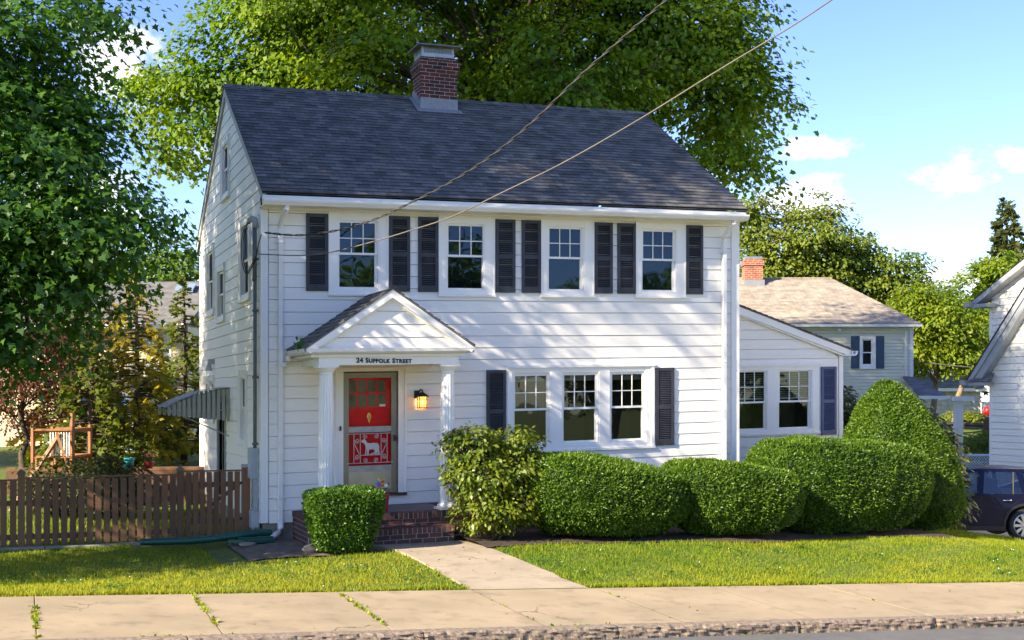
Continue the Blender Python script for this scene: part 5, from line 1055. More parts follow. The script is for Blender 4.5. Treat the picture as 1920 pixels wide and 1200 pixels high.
# weeds in the joints of the pavement, fallen leaves
rng = np.random.default_rng(77); P = []
for k in range(-1, 8):
    x = -3.53+1.72*k; m = (190 if k == 0 else 230) if k in (0, 1, 2) else 12
    t = rng.beta(1.2, 1.2, m); y = -5.6-2.4*t; keep = Pseudo(k+3, 3)(np.stack([0*y+k, y*1.5, 0*y], 1)) > .05; y = y[keep]; P.append(np.stack([x+rng.normal(0, .016, len(y)), y, [swz(x, q)-.01 for q in y]], 1))
xx = rng.uniform(-5, 12, 420); keep = Pseudo(31, 1.8)(np.stack([xx, 0*xx, 0*xx], 1)) > .35; xx = xx[keep]; P.append(np.stack([xx, -8.01+rng.normal(0, .012, len(xx)), [swz(q, -8.0)-.008 for q in xx]], 1))
P = np.vstack(P); n = len(P); V = leaves(P, rng.normal(0, 1, (n, 3)), np.stack([rng.normal(0, .7, n), rng.normal(0, .7, n), np.ones(n)*.8], 1), rng.uniform(.025, .06, n), QUAD, 0)
tag(raw_mesh('weeds', V, 4, grass_m, None, rng.random(n)), kind='stuff')
n = 92; xy = np.stack([rng.uniform(.2, 3.2, n), rng.uniform(-4.6, -1.9, n)], 1); xy[70:, 0] = rng.uniform(-3, 9, 22); xy[70:, 1] = rng.uniform(-7.9, -5.65, 22); P = np.array([(a, b, ground_z(a, b)+.034 if b > -5.6 else swz(a, b)+.006) for a, b in xy]); V = leaves(P, np.array([0, 0, 1.])+rng.normal(0, .3, (n, 3)), rng.normal(0, 1, (n, 3)), rng.uniform(.02, .05, n), OVAL, .2)
tag(raw_mesh('fallen_leaves', V, 6, M('dead_leaf', (.20, .10, .04), .7, (.10, .05, .02), 20), None, None), kind='stuff')

# clover and plantain in the lawn
rng = np.random.default_rng(15); cx = np.concatenate([rng.uniform(2.5, 14.5, 46), rng.uniform(-5.5, 1.6, 26)]); cyy = rng.uniform(-5.5, -2.9, 72); P = []
for a, b in zip(cx, cyy):
    m = rng.integers(8, 40); q = np.stack([rng.normal(a, .10, m), rng.normal(b, .10, m)], 1); q = q[(~inpath(q[:, 0], q[:, 1])) & (q[:, 1] > -5.58)]
    if len(q): P.append(np.array([(u_, v_, ground_z(u_, v_)+rng.uniform(.025, .045)) for u_, v_ in q]))
P = np.vstack(P); n = len(P); V = leaves(P, np.array([0, 0, 1.])+rng.normal(0, .5, (n, 3)), rng.normal(0, 1, (n, 3)), rng.uniform(.03, .06, n), OVAL, .2)
tag(raw_mesh('clover', V, 6, leaf_mat('clover_leaf', (.045, .13, .015), (.09, .19, .02), .3), None, rng.random(n)), kind='stuff')
k = rng.permutation(n)[:36]; F_ = P[k]+np.array([0, 0, .018]); mb = MB()
for q in F_: mb.lathe([(0.001, -.006), (.008, -.002), (.008, .003), (.001, .008)], tuple(q), 6)
tag(mb.build('clover_flowers', white_fl), kind='stuff')
# ================================================================ BACKGROUND HOUSES, CAR, WIRES
def frame_at(px, Z, rz=0):                               # a root on the ground with its own axes: X right, Y away
    p = at(px, Z); return (p.x, p.y, ground_z(p.x, p.y)), -YAW+rz
class Loc:                                               # mesh builder that places local coordinates by a root
    def __init__(s, root): s.root = root; s.mb = MB()
def lb(mb, name, m, root, parent=None, **k):              # build a mesh whose coordinates are already local to root
    o = mb.build(name, m, None, **k); o.parent = parent or root; return o
green_sid = M('pale_green_siding', (.72, .70, .53), .6, (.66, .64, .48), 2); tan_roof = brick_mat('tan_shingles', (.42, .36, .28), (.33, .28, .22), (.16, .13, .10), .35, .15, .004, .9, uv=True)
blue_flat = M('slate_blue_shutter', (.030, .060, .105), .5, (.04, .075, .12), 5); grey_roof = brick_mat('grey_shingles', (.17, .165, .16), (.22, .21, .20), (.1, .1, .1), .35, .15, .004, .9, uv=True)
redbrick = brick_mat('orange_brick', (.40, .12, .05), (.30, .08, .04), (.45, .36, .28), .21, .075, .008)
def lap(mb, x0, x1, z0, z1, y, e, ops=()): siding(mb, lambda u, z, d: (u, y-d, z), x0, x1, z0, z1, list(ops), expo=e, zref=z0, thick=.028, joint=.012)
# -- house with the tan roof, behind at the right
Z0 = 45.0
def X(px, Z=Z0): return (px-1560)*Z/FPX
def H(py, Z=Z0, base=0): return CAM[2]+(HY-py)*Z/FPX-base
loc, rz = frame_at(1560, Z0); rr = at(1560, Z0); tb = thing('green_house', 'pale green house with tan hipped roof, brick chimney and blue shutters at the right', 'house', (rr.x, rr.y, 0), rz=-math.atan((1560-960)/FPX)*0+rz)
mb = MB(); x0, x1, ze, zr = X(1250), X(1711), H(613), H(522, 49)
w0, w1, wz0, wz1 = X(1611), X(1641), H(691), H(631)
lap(mb, x0, x1, -1, ze, 0, .118, [(w0, w1, wz0, wz1)]); mb.face([(x1, 0, -1), (x1, 7, -1), (x1, 7, ze), (x1, 0, ze)]); mb.face([(x0, 0, -1), (x0, 7, -1), (x0, 7, ze), (x0, 0, ze)]); mb.face([(x0, 7, -1), (x1, 7, -1), (x1, 7, ze), (x0, 7, ze)])
lb(mb, 'wall', green_sid, tb)
mb = MB(); mb.box(x1-.10, x1+.02, -.04, 0, -1, ze); mb.box(X(1695), X(1699), -.10, -.03, H(705), ze-.15); mb.box(x0, x1+.2, -.32, 0, ze-.02, ze+.0); mb.box(x0, x1+.22, -.40, -.32, ze-.01, ze+.10); lb(mb, 'gutter', gutter_m, tb)
mb = MB(); ex = X(1722); rxe = X(1608, 49); ry_ = 4.0
shingled(mb, (x0, -.42, ze+.09), (ex, -.42, ze+.09), (x0, ry_, zr), (rxe, ry_, zr), .15); shingled(mb, (ex, -.42, ze+.09), (ex, 8.4, ze+.09), (rxe, ry_, zr), (rxe, ry_+.01, zr), .15); mb.face([(x0, 8.4, ze), (ex, 8.4, ze), (rxe, ry_, zr), (x0, ry_, zr)])
mb.box(x0, rxe, ry_-.1, ry_+.1, zr-.02, zr+.03); rf = lb(mb, 'roof', tan_roof, tb, uvf=lambda x, y, z: (x, y*1.08))
mb = MB(); c0, c1 = X(1437, 48), X(1471, 48); mb.box(c0, c1, 3.3, 3.9, zr-.4, H(490, 48)); mb.box(c0-.04, c1+.04, 3.26, 3.94, H(496, 48), H(487, 48)); mb.box(c0+.02, c1-.02, 3.32, 3.88, H(487, 48), H(484, 48)); lb(mb, 'chimney', redbrick, tb, rf)
mb = MB(); mb.box(c0+.02, c1-.02, 3.32, 3.88, H(484, 48), H(479, 48)); lb(mb, 'chimney_cap', metal_m, tb, rf)
mb = MB(); mb.box(c0-.05, c1+.05, 3.22, 3.9, zr-.55, zr-.12); lb(mb, 'chimney_flashing', lead_m, tb, rf)
PB = lambda u, z, d: (u, -d, z)
window(tb, PB, (w0, w1, wz0, wz1), (w0+.07, w1-.07, wz0+.08, wz1-.07), (w0+.14, w1-.14, wz0+.16, wz1-.14), (wz0+wz1)/2, 1, 1, rm=roomup_m, gm=glass_side_m, proud=.06, local=True)
for a, b in ((1595, 1610.5), (1641.5, 1657)): mb = MB(); mb.ring(PB, (X(a), X(b), wz0+.0, wz1+.02), (X(a)+.05, X(b)-.05, wz0+.07, wz1-.06), .02, .06); mb.pbox(PB, X(a)+.05, X(b)-.05, wz0+.07, wz1-.06, .02, .05); lb(mb, 'shutter', blue_flat, tb)
mb = MB(); mb.lathe([(.06, 0), (.09, .05), (.05, .12)], (X(1572), -.08, H(622)), 8); lb(mb, 'eave_light', trim_m, tb)
mb = MB()                                               # low porch roof at its right end
shingled(mb, (X(1690), -1.9, H(744, 43)), (X(1745), -1.9, H(744, 43)), (X(1690), 0, H(706, 45)), (X(1712), 0, H(706, 45)), .15); pf_ = lb(mb, 'porch_roof', grey_roof, tb, uvf=lambda x, y, z: (x, y))
mb = MB(); mb.box(X(1690), X(1746), -2.0, -1.9, H(748, 43), H(742, 43)); mb.box(X(1757, 43), X(1797, 43), -2.1, -.6, H(752, 43), H(743, 43)); mb.box(X(1764, 43), X(1779, 43), -1.95, -1.75, -1, H(752, 43)); mb.box(X(1700), X(1764, 43), -1.9, -1.8, -1, .6); lb(mb, 'porch_post', trim_m, tb)
# -- white house at the right edge: its gable faces the driveway, with a shed dormer behind
XN = 23.0
def yz(px, py): r = [(px-960)/FPX*math.cos(YAW)+math.sin(YAW), math.cos(YAW)-(px-960)/FPX*math.sin(YAW), (HY-py)/FPX]; t = (XN-CAM[0])/r[0]; return CAM[1]+t*r[1], CAM[2]+t*r[2]
nb = thing('white_house', 'white clapboard house cut off by the right edge, with a shed dormer and grey eaves', 'house', (XN, 6, -1.4))
yc, _ = yz(1857, 800); yd0, ze_d = yz(1838, 571); y_e0, z_e0 = yz(1830, 716); y_r, z_r = yz(1920, 572)
slope = (z_r-z_e0)/(y_e0-y_r); yr_ = y_e0-5.0; zr_ = z_e0+slope*5.0                      # ridge lies beyond the frame
sd_y, sd_z = yz(1920, 505); dsl = (sd_z-ze_d)/(yd0-sd_y)
PN = lambda u, z, d: (XN-d, u, z)
def nlim(z):
    if z < z_e0+.1: return (2*yr_-yc, yc)
    return (2*yr_-y_e0+(z-z_e0)/slope, yc if z < ze_d+.2 else yd0-(z-ze_d)/dsl)
mb = MB(); siding(mb, PN, -14, yc-.08, -1.5, zr_-.2, [], lim=nlim, expo=.19, zref=-1.5, thick=.042, joint=.022); mb.face([(XN+.003, -13, -2), (XN+.003, yc, -2), (XN+.003, yc, ze_d), (XN+.003, yr_, zr_), (XN+.003, -13, 2)])
mb.face([(XN, yc, -2), (XN+9, yc, -2), (XN+9, yc, ze_d), (XN, yc, ze_d)]); lb_ = mb.build('wall', siding_m, nb)
mb = MB(); mb.box(XN-.03, XN, yc-.10, yc+.015, -1.6, ze_d); mb.build('corner_board', trim_m, nb)
grey_trim = M('grey_painted_trim', (.34, .36, .39), .45, (.28, .30, .33), 3)
mb = MB(); t_ = .22                                      # main rake, running up from the rear eave
mb.prism([(0, y_e0, z_e0+.02), (0, yr_, zr_+.02), (0, yr_, zr_-t_), (0, y_e0-.05, z_e0-t_+.08)], (XN-.34, 0, 0), (XN-.30, 0, 0)); mb.prism([(0, y_e0-.1, z_e0-.06), (0, yr_, zr_-t_+.06), (0, yr_, zr_-t_-.10), (0, y_e0-.3, z_e0-t_)], (XN-.30, 0, 0), (XN-.02, 0, 0)); mb.build('rake_board', grey_trim, nb)
mb = MB(); shingled(mb, (XN-.36, y_e0+.05, z_e0+.03), (XN+1.2, y_e0+.05, z_e0+.03), (XN-.36, yr_, zr_+.05), (XN+1.2, yr_, zr_+.05), .15); shingled(mb, (XN-.36, yd0, ze_d+.08), (XN+8, yd0, ze_d+.08), (XN-.36, yr_, ze_d+.08+(yd0-yr_)*dsl), (XN+8, yr_, ze_d+.08+(yd0-yr_)*dsl), .15); nr = mb.build('roof', grey_roof, nb, uvf=lambda x, y, z: (x, y*1.2))
mb = MB(); mb.prism([(0, yd0, ze_d+.06), (0, yr_, ze_d+.06+(yd0-yr_)*dsl), (0, yr_, ze_d-.12+(yd0-yr_)*dsl), (0, yd0-.05, ze_d-.08)], (XN-.34, 0, 0), (XN-.0, 0, 0)); mb.build('dormer_rake', grey_trim, nb)
mb = MB()
for y0, z0 in ((yd0, ze_d), (y_e0, z_e0)): mb.box(XN-.55, XN+7, y0-.10, y0+.08, z0-.10, z0+.04); mb.box(XN-.42, XN+.0, y0-.75, y0-.1, z0-.12, z0-.02)
mb.build('gutter', grey_trim, nb)
mb = MB(); shingled(mb, (XN-.46, y_e0-.08, z_e0-.0), (XN-.46, y_e0-1.0, z_e0-.0), (XN-.0, y_e0-.2, z_e0+.26), (XN-.0, y_e0-.8, z_e0+.26), .12); mb.build('eave_return_roof', grey_roof, nb, uvf=lambda x, y, z: (y, x*2))
pv = yz(1895, 510); mb = MB(); mb.tube([(XN+2.2, pv[0]+1.2, 5.2), (XN+2.2, pv[0]+1.2, 7.15)], .09, 10); mb.build('flue_pipe', M('rust_pipe', (.14, .06, .04), .6, (.2, .09, .06), 6), nb, smooth=True)
yw, zw = yz(1911, 780); yw2, zw2 = yz(1960, 720)
window(nb, PN, (yw2-.9, yw, zw-.2, zw+1.1), (yw2-.8, yw-.1, zw-.1, zw+1.0), (yw2-.72, yw-.18, zw, zw+.92), zw+.4, 1, 1, rm=roomup_m)
# -- lattice fence, garage, garden on the slope
lat_m = M('white_vinyl', (.70, .74, .80), .5); p0 = at(1822, 41); p1 = at(1862, 41); lt = thing('lattice_fence', 'short white lattice fence panel behind the blue car', 'fence', (p0.x, p0.y, -1.2))
d = Vector((p1.x-p0.x, p1.y-p0.y, 0)); ln = d.length; d.normalize(); zt = at(1840, 41, 853).z; mb = MB()
def LQ(u, z): return Vector((p0.x, p0.y, z))+d*u
for k in range(24):
    for sg in (1, -1):
        u0 = -.8+k*.09; a, b = LQ(u0 if sg > 0 else u0+.45, zt-.5), LQ(u0+.45 if sg > 0 else u0, zt-.05); mb.tube([a, b], .012, 4)
mb.build('lattice', lat_m, lt); mb = MB(); mb.tube([LQ(-.8, zt-.02), LQ(ln+.6, zt-.02)], .05, 4); mb.tube([LQ(-.8, zt-.55), LQ(ln+.6, zt-.55)], .05, 4); mb.build('rail', lat_m, lt)
mb = MB(); a, b = LQ(-.8, zt-.58), LQ(ln+.6, -1.6); mb.face([LQ(-.8, -1.7), LQ(ln+.6, -1.7), LQ(ln+.6, zt-.58), LQ(-.8, zt-.58)]); mb.build('panel', lat_m, lt)
block_m = brick_mat('white_block', (.62, .58, .52), (.56, .52, .47), (.40, .37, .33), .4, .2, .01); loc = at(1815, 66); gr_ = thing('garage', 'pale concrete block garage with a mossy roof in the far right garden', 'garage', (loc.x, loc.y, .6), rz=-YAW-.1)
gx_ = lambda px: (px-1815)*66/FPX; mb = MB(); mb.box(gx_(1700), gx_(1838), 0, 5, .0, H(727, 66, 0)-.6); lb(mb, 'wall', block_m, gr_)
mb = MB(); mb.prism([(0, -.4, H(729, 66)-.62), (0, 5.4, H(729, 66)-.62), (0, 2.5, H(712, 68)-.4)], (gx_(1690), 0, 0), (gx_(1846), 0, 0)); lb(mb, 'roof', M('mossy_roof', (.10, .13, .09), .9, (.24, .22, .16), 2), gr_)
mb = MB(); mb.box(gx_(1690), gx_(1846), -.46, -.38, H(733, 66)-.62, H(728, 66)-.6); lb(mb, 'fascia', trim_m, gr_)
mb = MB(); mb.box(gx_(1840), gx_(1852), -.3, .0, 0, 1.4); lb(mb, 'door', M('pale_door', (.5, .55, .58), .5), gr_)
p = at(1785, 80); fh = thing('grey_house', 'distant grey house glimpsed under the lime trees', 'house', (p.x, p.y, .6), rz=-YAW); mb = MB(); mb.box(-5, 3.5, 0, 6, 0, H(700, 80)-.6); lb(mb, 'wall', siding_m, fh); mb = MB(); mb.prism([(0, -.4, H(701, 80)-.6), (0, 6.4, H(701, 80)-.6), (0, 3, H(660, 83)-.6)], (-5.4, 0, 0), (3.9, 0, 0)); lb(mb, 'roof', M('dark_shingle', (.08, .085, .10), .9), fh)
hedge_lm = leaf_mat('garden_leaf', (.10, .17, .012), (.22, .25, .02), .4, .5)
for (px, Z, py, w_, h_, sd, lab) in ((1800, 60, 782, 1.3, .32, 1, 'low green garden hedge on the far slope below the garage'), (1828, 44, 838, .75, .45, 2, 'bright yellow green bush behind the lattice fence'), (1850, 46, 826, .5, .3, 3, 'small lime bush against the corner of the right hand house')):
    p = at(px, Z, py); bushy('garden_hedge', lab, 'hedge', [(p.x, p.y, p.z, w_, .6, h_), (p.x+w_*.6, p.y-.4, p.z-.03, w_*.7, .5, h_*.8)], 60, 26, .13, .13, OVAL, hedge_lm, 100+sd, (p.x, p.y, p.z-h_), gap=-2)
p = at(1790, 57.5, 795); q = at(1852, 55, 797); mb = MB(); mb.tube([p-Vector((2, 0, .1)), p, q+Vector((0, 0, -.02))], .10, 4); tag(mb.build('garden_border', M('dark_edging', (.07, .05, .04), .9)), 'dark scalloped lawn border below the garden hedge at the far right', 'border')
p = at(1853, 47, 830); mb = MB(); mb.lathe([(.22, -1.2), (.20, -.2), (.22, .3), (.18, .75), (.1, .95)], p, 10); tag(mb.build('wrapped_shrub', M('burlap', (.16, .09, .05), .9, (.10, .06, .035), 6), smooth=True), 'brown upright bundle beside the rear corner of the right hand house', 'bundle')
p = at(1852, 58, 771); mb = MB(); mb.lathe([(.0, -.22), (.18, -.18), (.22, 0), (.14, .2), (0, .24)], p, 12); tag(mb.build('garden_ball', M('red_plastic', (.6, .02, .015), .4), smooth=True), 'red round garden toy near the corner of the right hand house', 'ball')
# -- cream house at the left
Z1 = 42.0; rr = at(180, Z1); crm = M('cream_siding', (.62, .52, .34), .6, (.56, .47, .31), 2); chs = thing('cream_house', 'cream house with grey roof, skylights and white porch behind the conifers at the left', 'house', (rr.x, rr.y, 0), rz=-YAW)
X1 = lambda px, Z=Z1: (px-180)*Z/FPX; H1 = lambda py, Z=Z1: CAM[2]+(HY-py)*Z/FPX
mb = MB(); lap(mb, X1(-500), X1(352), 0, H1(612), 0, .12, [(X1(205), X1(228), H1(700), H1(650)), (X1(306), X1(322), H1(668), H1(628))]); mb.face([(X1(352), 0, 0), (X1(352), 8, 0), (X1(352), 8, H1(612)), (X1(352), 0, H1(612))]); lb(mb, 'wall', crm, chs)
mb = MB(); shingled(mb, (X1(-520), -.6, H1(612)), (X1(362), -.6, H1(612)), (X1(-520), 4.2, H1(527, 46)), (X1(352), 4.2, H1(527, 46)), .15); cr = lb(mb, 'roof', grey_roof, chs, uvf=lambda x, y, z: (x, y*1.2))
mb = MB(); mb.box(X1(-500), X1(356), -.7, -.55, H1(618), H1(608)); lb(mb, 'gutter', gutter_m, chs)
mb = MB(); yy = 1.9; lap(mb, X1(285, 44), X1(338, 44), H1(612), H1(572, 44), yy, .12); mb.face([(X1(285, 44), yy, H1(575, 44)), (X1(338, 44), yy, H1(575, 44)), (X1(338, 44), 4, H1(572, 44)), (X1(285, 44), 4, H1(572, 44))]); mb.face([(X1(338, 44), yy, H1(612)), (X1(338, 44), 4, H1(572)), (X1(338, 44), yy, H1(572, 44))]); dm = lb(mb, 'dormer', siding_m, chs)
mb = MB(); mb.box(X1(322, 44), X1(331, 44), yy-.04, yy-.01, H1(601, 44), H1(585, 44)); lb(mb, 'pane', glass_up_m, chs, dm)
for a, b in ((279, 292), (297, 313)):
    ra = lambda px, v: (X1(px, 45), -.6+4.8*v, H1(612)+(H1(527, 46)-H1(612))*v+.06); mb = MB(); q = [ra(a, .70), ra(b, .70), ra(b-4, .86), ra(a-4, .86)]; mb.hexa(q+[(x, y-.02, z+.08) for x, y, z in q]); lb(mb, 'skylight', M('skylight_glass', (.25, .33, .42), .1, spec=1), chs)
mb = MB(); shingled(mb, (X1(230), -2.6, H1(732, 40)), (X1(350), -2.6, H1(732, 40)), (X1(230), 0, H1(706)), (X1(352), 0, H1(706)), .15); lb(mb, 'porch_roof', grey_roof, chs, uvf=lambda x, y, z: (x, y))
mb = MB(); mb.box(X1(230), X1(350), -2.65, -2.45, H1(744, 40), H1(731, 40))
for px in (237, 266, 285, 346): mb.box(X1(px, 40)-.1, X1(px, 40)+.1, -2.6, -2.4, 0, H1(744, 40))
for i in range(26): x = X1(250, 40)+i*.075; mb.box(x, x+.03, -2.5, -2.46, .75, 1.25)
mb.box(X1(240, 40), X1(346, 40), -2.52, -2.44, 1.25, 1.32); lb(mb, 'porch_post', trim_m, chs)
mb = MB(); mb.box(X1(287), X1(310), -.05, .0, H1(830), H1(755)); lb(mb, 'porch_door', M('grey_door', (.22, .22, .23), .5), chs)
for a, b, c, e in ((205, 228, 700, 650), (306, 322, 668, 628)): window(chs, PB, (X1(a), X1(b), H1(c), H1(e)), (X1(a)+.05, X1(b)-.05, H1(c)+.05, H1(e)-.05), (X1(a)+.09, X1(b)-.09, H1(c)+.1, H1(e)-.1), H1((c+e)/2), 1, 1, rm=roomup_m, local=True)
p = at(185, 35); mb = MB(); mb.lathe([(1.05, 0), (.7, .12), (.25, .28), (.0, .36)], (p.x, p.y, 2.1), 8); um = thing('patio_umbrella', 'turquoise patio umbrella half hidden by the conifers at the left', 'umbrella', (p.x, p.y, .5)); mb.build('canopy', M('turquoise_cloth', (.03, .42, .48), .6), um); mb = MB(); mb.tube([(p.x, p.y, .5), (p.x, p.y, 2.4)], .025, 6); mb.build('pole', trim_m, um)
# -- dark blue car on the driveway
CZ = 29.0; pc = at(1893, CZ, 1008); car = thing('parked_car', 'dark blue car parked on the driveway beyond the cone yew', 'car', (pc.x, pc.y, pc.z), rz=-YAW)
paint = M('dark_blue_paint', (.003, .005, .022), .32, spec=.2, coat=.12); blk = M('black_trim', (.010, .010, .011), .55); tyre_m = M('tyre_rubber', (.014, .014, .015), .8); alloy = M('alloy', (.55, .57, .60), .3, metal=.85); cglass = glass_mat('car_glass', (.35, .40, .38), .10); chrome = M('chrome', (.7, .7, .72), .15, metal=1)
WB = 2.81; RW = .37; W2 = .93                            # rear axle at x=0, front to -x
def arch(cx, r, a0, a1, n=10): return [(cx+r*math.cos(a0+(a1-a0)*k/n), RW+r*math.sin(a0+(a1-a0)*k/n)) for k in range(n+1)]
low = [(-WB-.95, .42), (-WB-.97, .70), (-WB-.80, .92), (-WB+.55, 1.06), (.78, 1.10), (.93, .98), (.95, .60), (.88, .38)]+[(x, z) for x, z in arch(0, .44, -.05, math.pi+.05) if True]+[(-.5, .27), (-WB+.5, .27)]+arch(-WB, .44, -.05, math.pi+.05)+[(-WB-.55, .30)]
mb = MB(); n = len(low)
rowsy = [(-W2+.06, 0), (-W2, .0), (W2, 0), (W2-.06, 0)]
def inset(p, k): cx_, cz_ = -1.35, .68; return (cx_+(p[0]-cx_)*(1-k*.02), cz_+(p[1]-cz_)*(1-k*.05))
rows = [[(inset(p, 1)[0], -W2-.0+.05, inset(p, 1)[1]) for p in low], [(p[0], -W2+.015, p[1]) for p in low], [(p[0], W2-.015, p[1]) for p in low], [(inset(p, 1)[0], W2-.05, inset(p, 1)[1]) for p in low]]
mb.grid([[(p[0], -W2+.02, p[1]) for p in low], [(p[0], W2-.02, p[1]) for p in low]], True)
mb.f.append(tuple(range(n))[::-1]); mb.t.append(.5); mb.f.append(tuple(range(n, 2*n))); mb.t.append(.5)
body = lb(mb, 'body', paint, car, bevel=.03)
bz, rzf = 1.06, 1.64
gl_b = [(-WB+.50, bz), (.80, bz+.03)]; gl_r = [(-WB+1.25, rzf-.03), (.55, rzf-.05)]
def side(x, z, sgn=-1): return (x, sgn*(W2-.035-.19*(z-bz)/(rzf-bz)), z)
mb = MB(); roofp = [(-WB+1.22, 1.58), (-WB+1.6, 1.64), (-1.0, 1.665), (0, 1.65), (.62, 1.60), (.72, 1.55)]
top = [[(x, s_*(W2-.225)*f, z-(.03 if f == 1 else 0)) for f, s_ in ((1, -1), (.75, -1), (.0, 1), (.75, 1), (1, 1))] for x, z in roofp]; mb.grid(top)
mb.grid([[side(x, z-.03) for x, z in roofp], [side(x, z-.10) for x, z in roofp]]); mb.grid([[side(x, z-.03, 1) for x, z in roofp], [side(x, z-.10, 1) for x, z in roofp]])
for sgn in (-1, 1):                                       # pillars and door frames
    def pil(a, b, w_): A0, A1 = side(*a, sgn), side(*b, sgn); mb.hexa([(A0[0]-w_, A0[1], A0[2]), (A0[0]+w_, A0[1], A0[2]), (A0[0]+w_, A0[1]-sgn*.05, A0[2]), (A0[0]-w_, A0[1]-sgn*.05, A0[2]), (A1[0]-w_, A1[1], A1[2]), (A1[0]+w_, A1[1], A1[2]), (A1[0]+w_, A1[1]-sgn*.05, A1[2]), (A1[0]-w_, A1[1]-sgn*.05, A1[2])])
    pil((-WB+.55, bz-.01), (-WB+1.30, 1.56), .05); pil((-1.02, bz-.01), (-.92, 1.57), .07); pil((.02, bz-.01), (-.10, 1.56), .045); pil((.74, bz+.1), (.60, 1.55), .07)
    mb.face([side(-WB+.5, bz-.02, sgn), side(.85, bz-.02, sgn), side(.84, bz+.02, sgn), side(-WB+.55, bz+.02, sgn)])
    mb.face([side(.04, bz, sgn), side(.8, bz, sgn), side(.78, bz+.24, sgn), side(.45, bz+.16, sgn)])
mb.grid([[(.80, -W2+.06, 1.08), (.80, W2-.06, 1.08)], [(.83, -W2+.08, 1.2), (.83, W2-.08, 1.2)]])
lb(mb, 'roof', paint, car)
mb = MB()
for sgn in (-1, 1):
    for q in (((-WB+.62, bz), (-1.08, bz), (-.99, 1.54), (-WB+1.30, 1.52)), ((-.94, bz+.0), (-.26, bz+.02), (-.19, 1.55), (-.86, 1.55)), ((-.24, bz+.02), (-.04, bz+.03), (-.13, 1.54), (-.17, 1.55)), ((.07, bz+.05), (.40, bz+.17), (.62, bz+.30), (.56, 1.52), (-.03, 1.54))):
        mb.face([(side(x, z, sgn)[0], side(x, z, sgn)[1]-sgn*.02, z) for x, z in q])
mb.face([(-WB+.52, -W2+.08, bz), (-WB+.52, W2-.08, bz), (-WB+1.24, W2-.25, 1.57), (-WB+1.24, -W2+.25, 1.57)]); mb.face([(.84, -W2+.1, 1.15), (.84, W2-.1, 1.15), (.70, W2-.25, 1.54), (.70, -W2+.25, 1.54)])
lb(mb, 'window', cglass, car)
mb = MB()
for sgn in (-1, 1):
    A, B = side(-.27, bz, sgn), side(-.205, 1.55, sgn); mb.tube([A, B], .018, 4); mb.tube([side(-WB+.5, bz+.008, sgn), side(.06, bz+.02, sgn), side(.42, bz+.14, sgn)], .012, 4)
    for cx_ in (0, -WB): a = arch(cx_, .445, .05, math.pi-.05, 16); b = arch(cx_, .50, .02, math.pi-.02, 16); mb.grid([[(x, sgn*(W2-.012), z) for x, z in a], [(x, sgn*(W2-.012), z) for x, z in b]])
    mb.box(-WB+.45, -.45, min(sgn*(W2-.03), sgn*(W2-.005)), max(sgn*(W2-.03), sgn*(W2-.005)), .26, .36)
mb.box(-WB-.6, .6, -W2+.25, W2-.25, .30, .9); lb(mb, 'trim', blk, car)
mb = MB()
for x0, y0 in ((-1.75, -.38), (-1.75, .38)): mb.box(x0-.1, x0+.12, y0-.24, y0+.24, .8, 1.25); mb.box(x0, x0+.1, y0-.13, y0+.13, 1.27, 1.45)
mb.box(-.62, -.45, -.65, .65, .8, 1.2)
for y0 in (-.42, 0, .42): mb.box(-.58, -.48, y0-.12, y0+.12, 1.2, 1.38)
lb(mb, 'seat', blk, car)
for sgn in (-1, 1):
    mb = MB()
    for x0 in (-.42, -1.55): mb.tube([(x0-.1, sgn*(W2-.0), .93), (x0-.08, sgn*(W2+.025), .935), (x0+.08, sgn*(W2+.025), .94), (x0+.1, sgn*W2, .94)], .014, 6)
    lb(mb, 'door_handle', paint if sgn > 0 else chrome, car, smooth=True)
    mb = MB(); mb.tube([(-1.0, sgn*(W2-.017), .40), (-1.0, sgn*(W2-.017), 1.05)], .005, 3); mb.tube([(.0, sgn*(W2-.017), 1.05), (-.25, sgn*(W2-.017), .86), (-.46, sgn*(W2-.017), .62), (-.5, sgn*(W2-.017), .4)], .005, 3); lb(mb, 'door_seam', blk, car)
    mb = MB(); mb.box(.80, .955, min(sgn*.62, sgn*.91), max(sgn*.62, sgn*.91), .82, .98); lb(mb, 'tail_light', M('tail_red', (.35, .01, .01), .2), car)
    mb = MB(); mb.box(-WB-.955, -WB-.75, min(sgn*.55, sgn*.88), max(sgn*.55, sgn*.88), .68, .82); lb(mb, 'headlight', M('headlamp', (.6, .62, .65), .1), car)
    mb = MB(); mb.box(-WB+.72, -WB+.92, min(sgn*.9, sgn*1.08), max(sgn*.9, sgn*1.08), 1.05, 1.18); lb(mb, 'wing_mirror', paint, car, bevel=.03)
mb = MB(); mb.box(.18, .34, -W2+.05, -W2+.055, 1.36, 1.48); lb(mb, 'window_sticker', M('pink_sticker', (.7, .25, .35), .5), car)
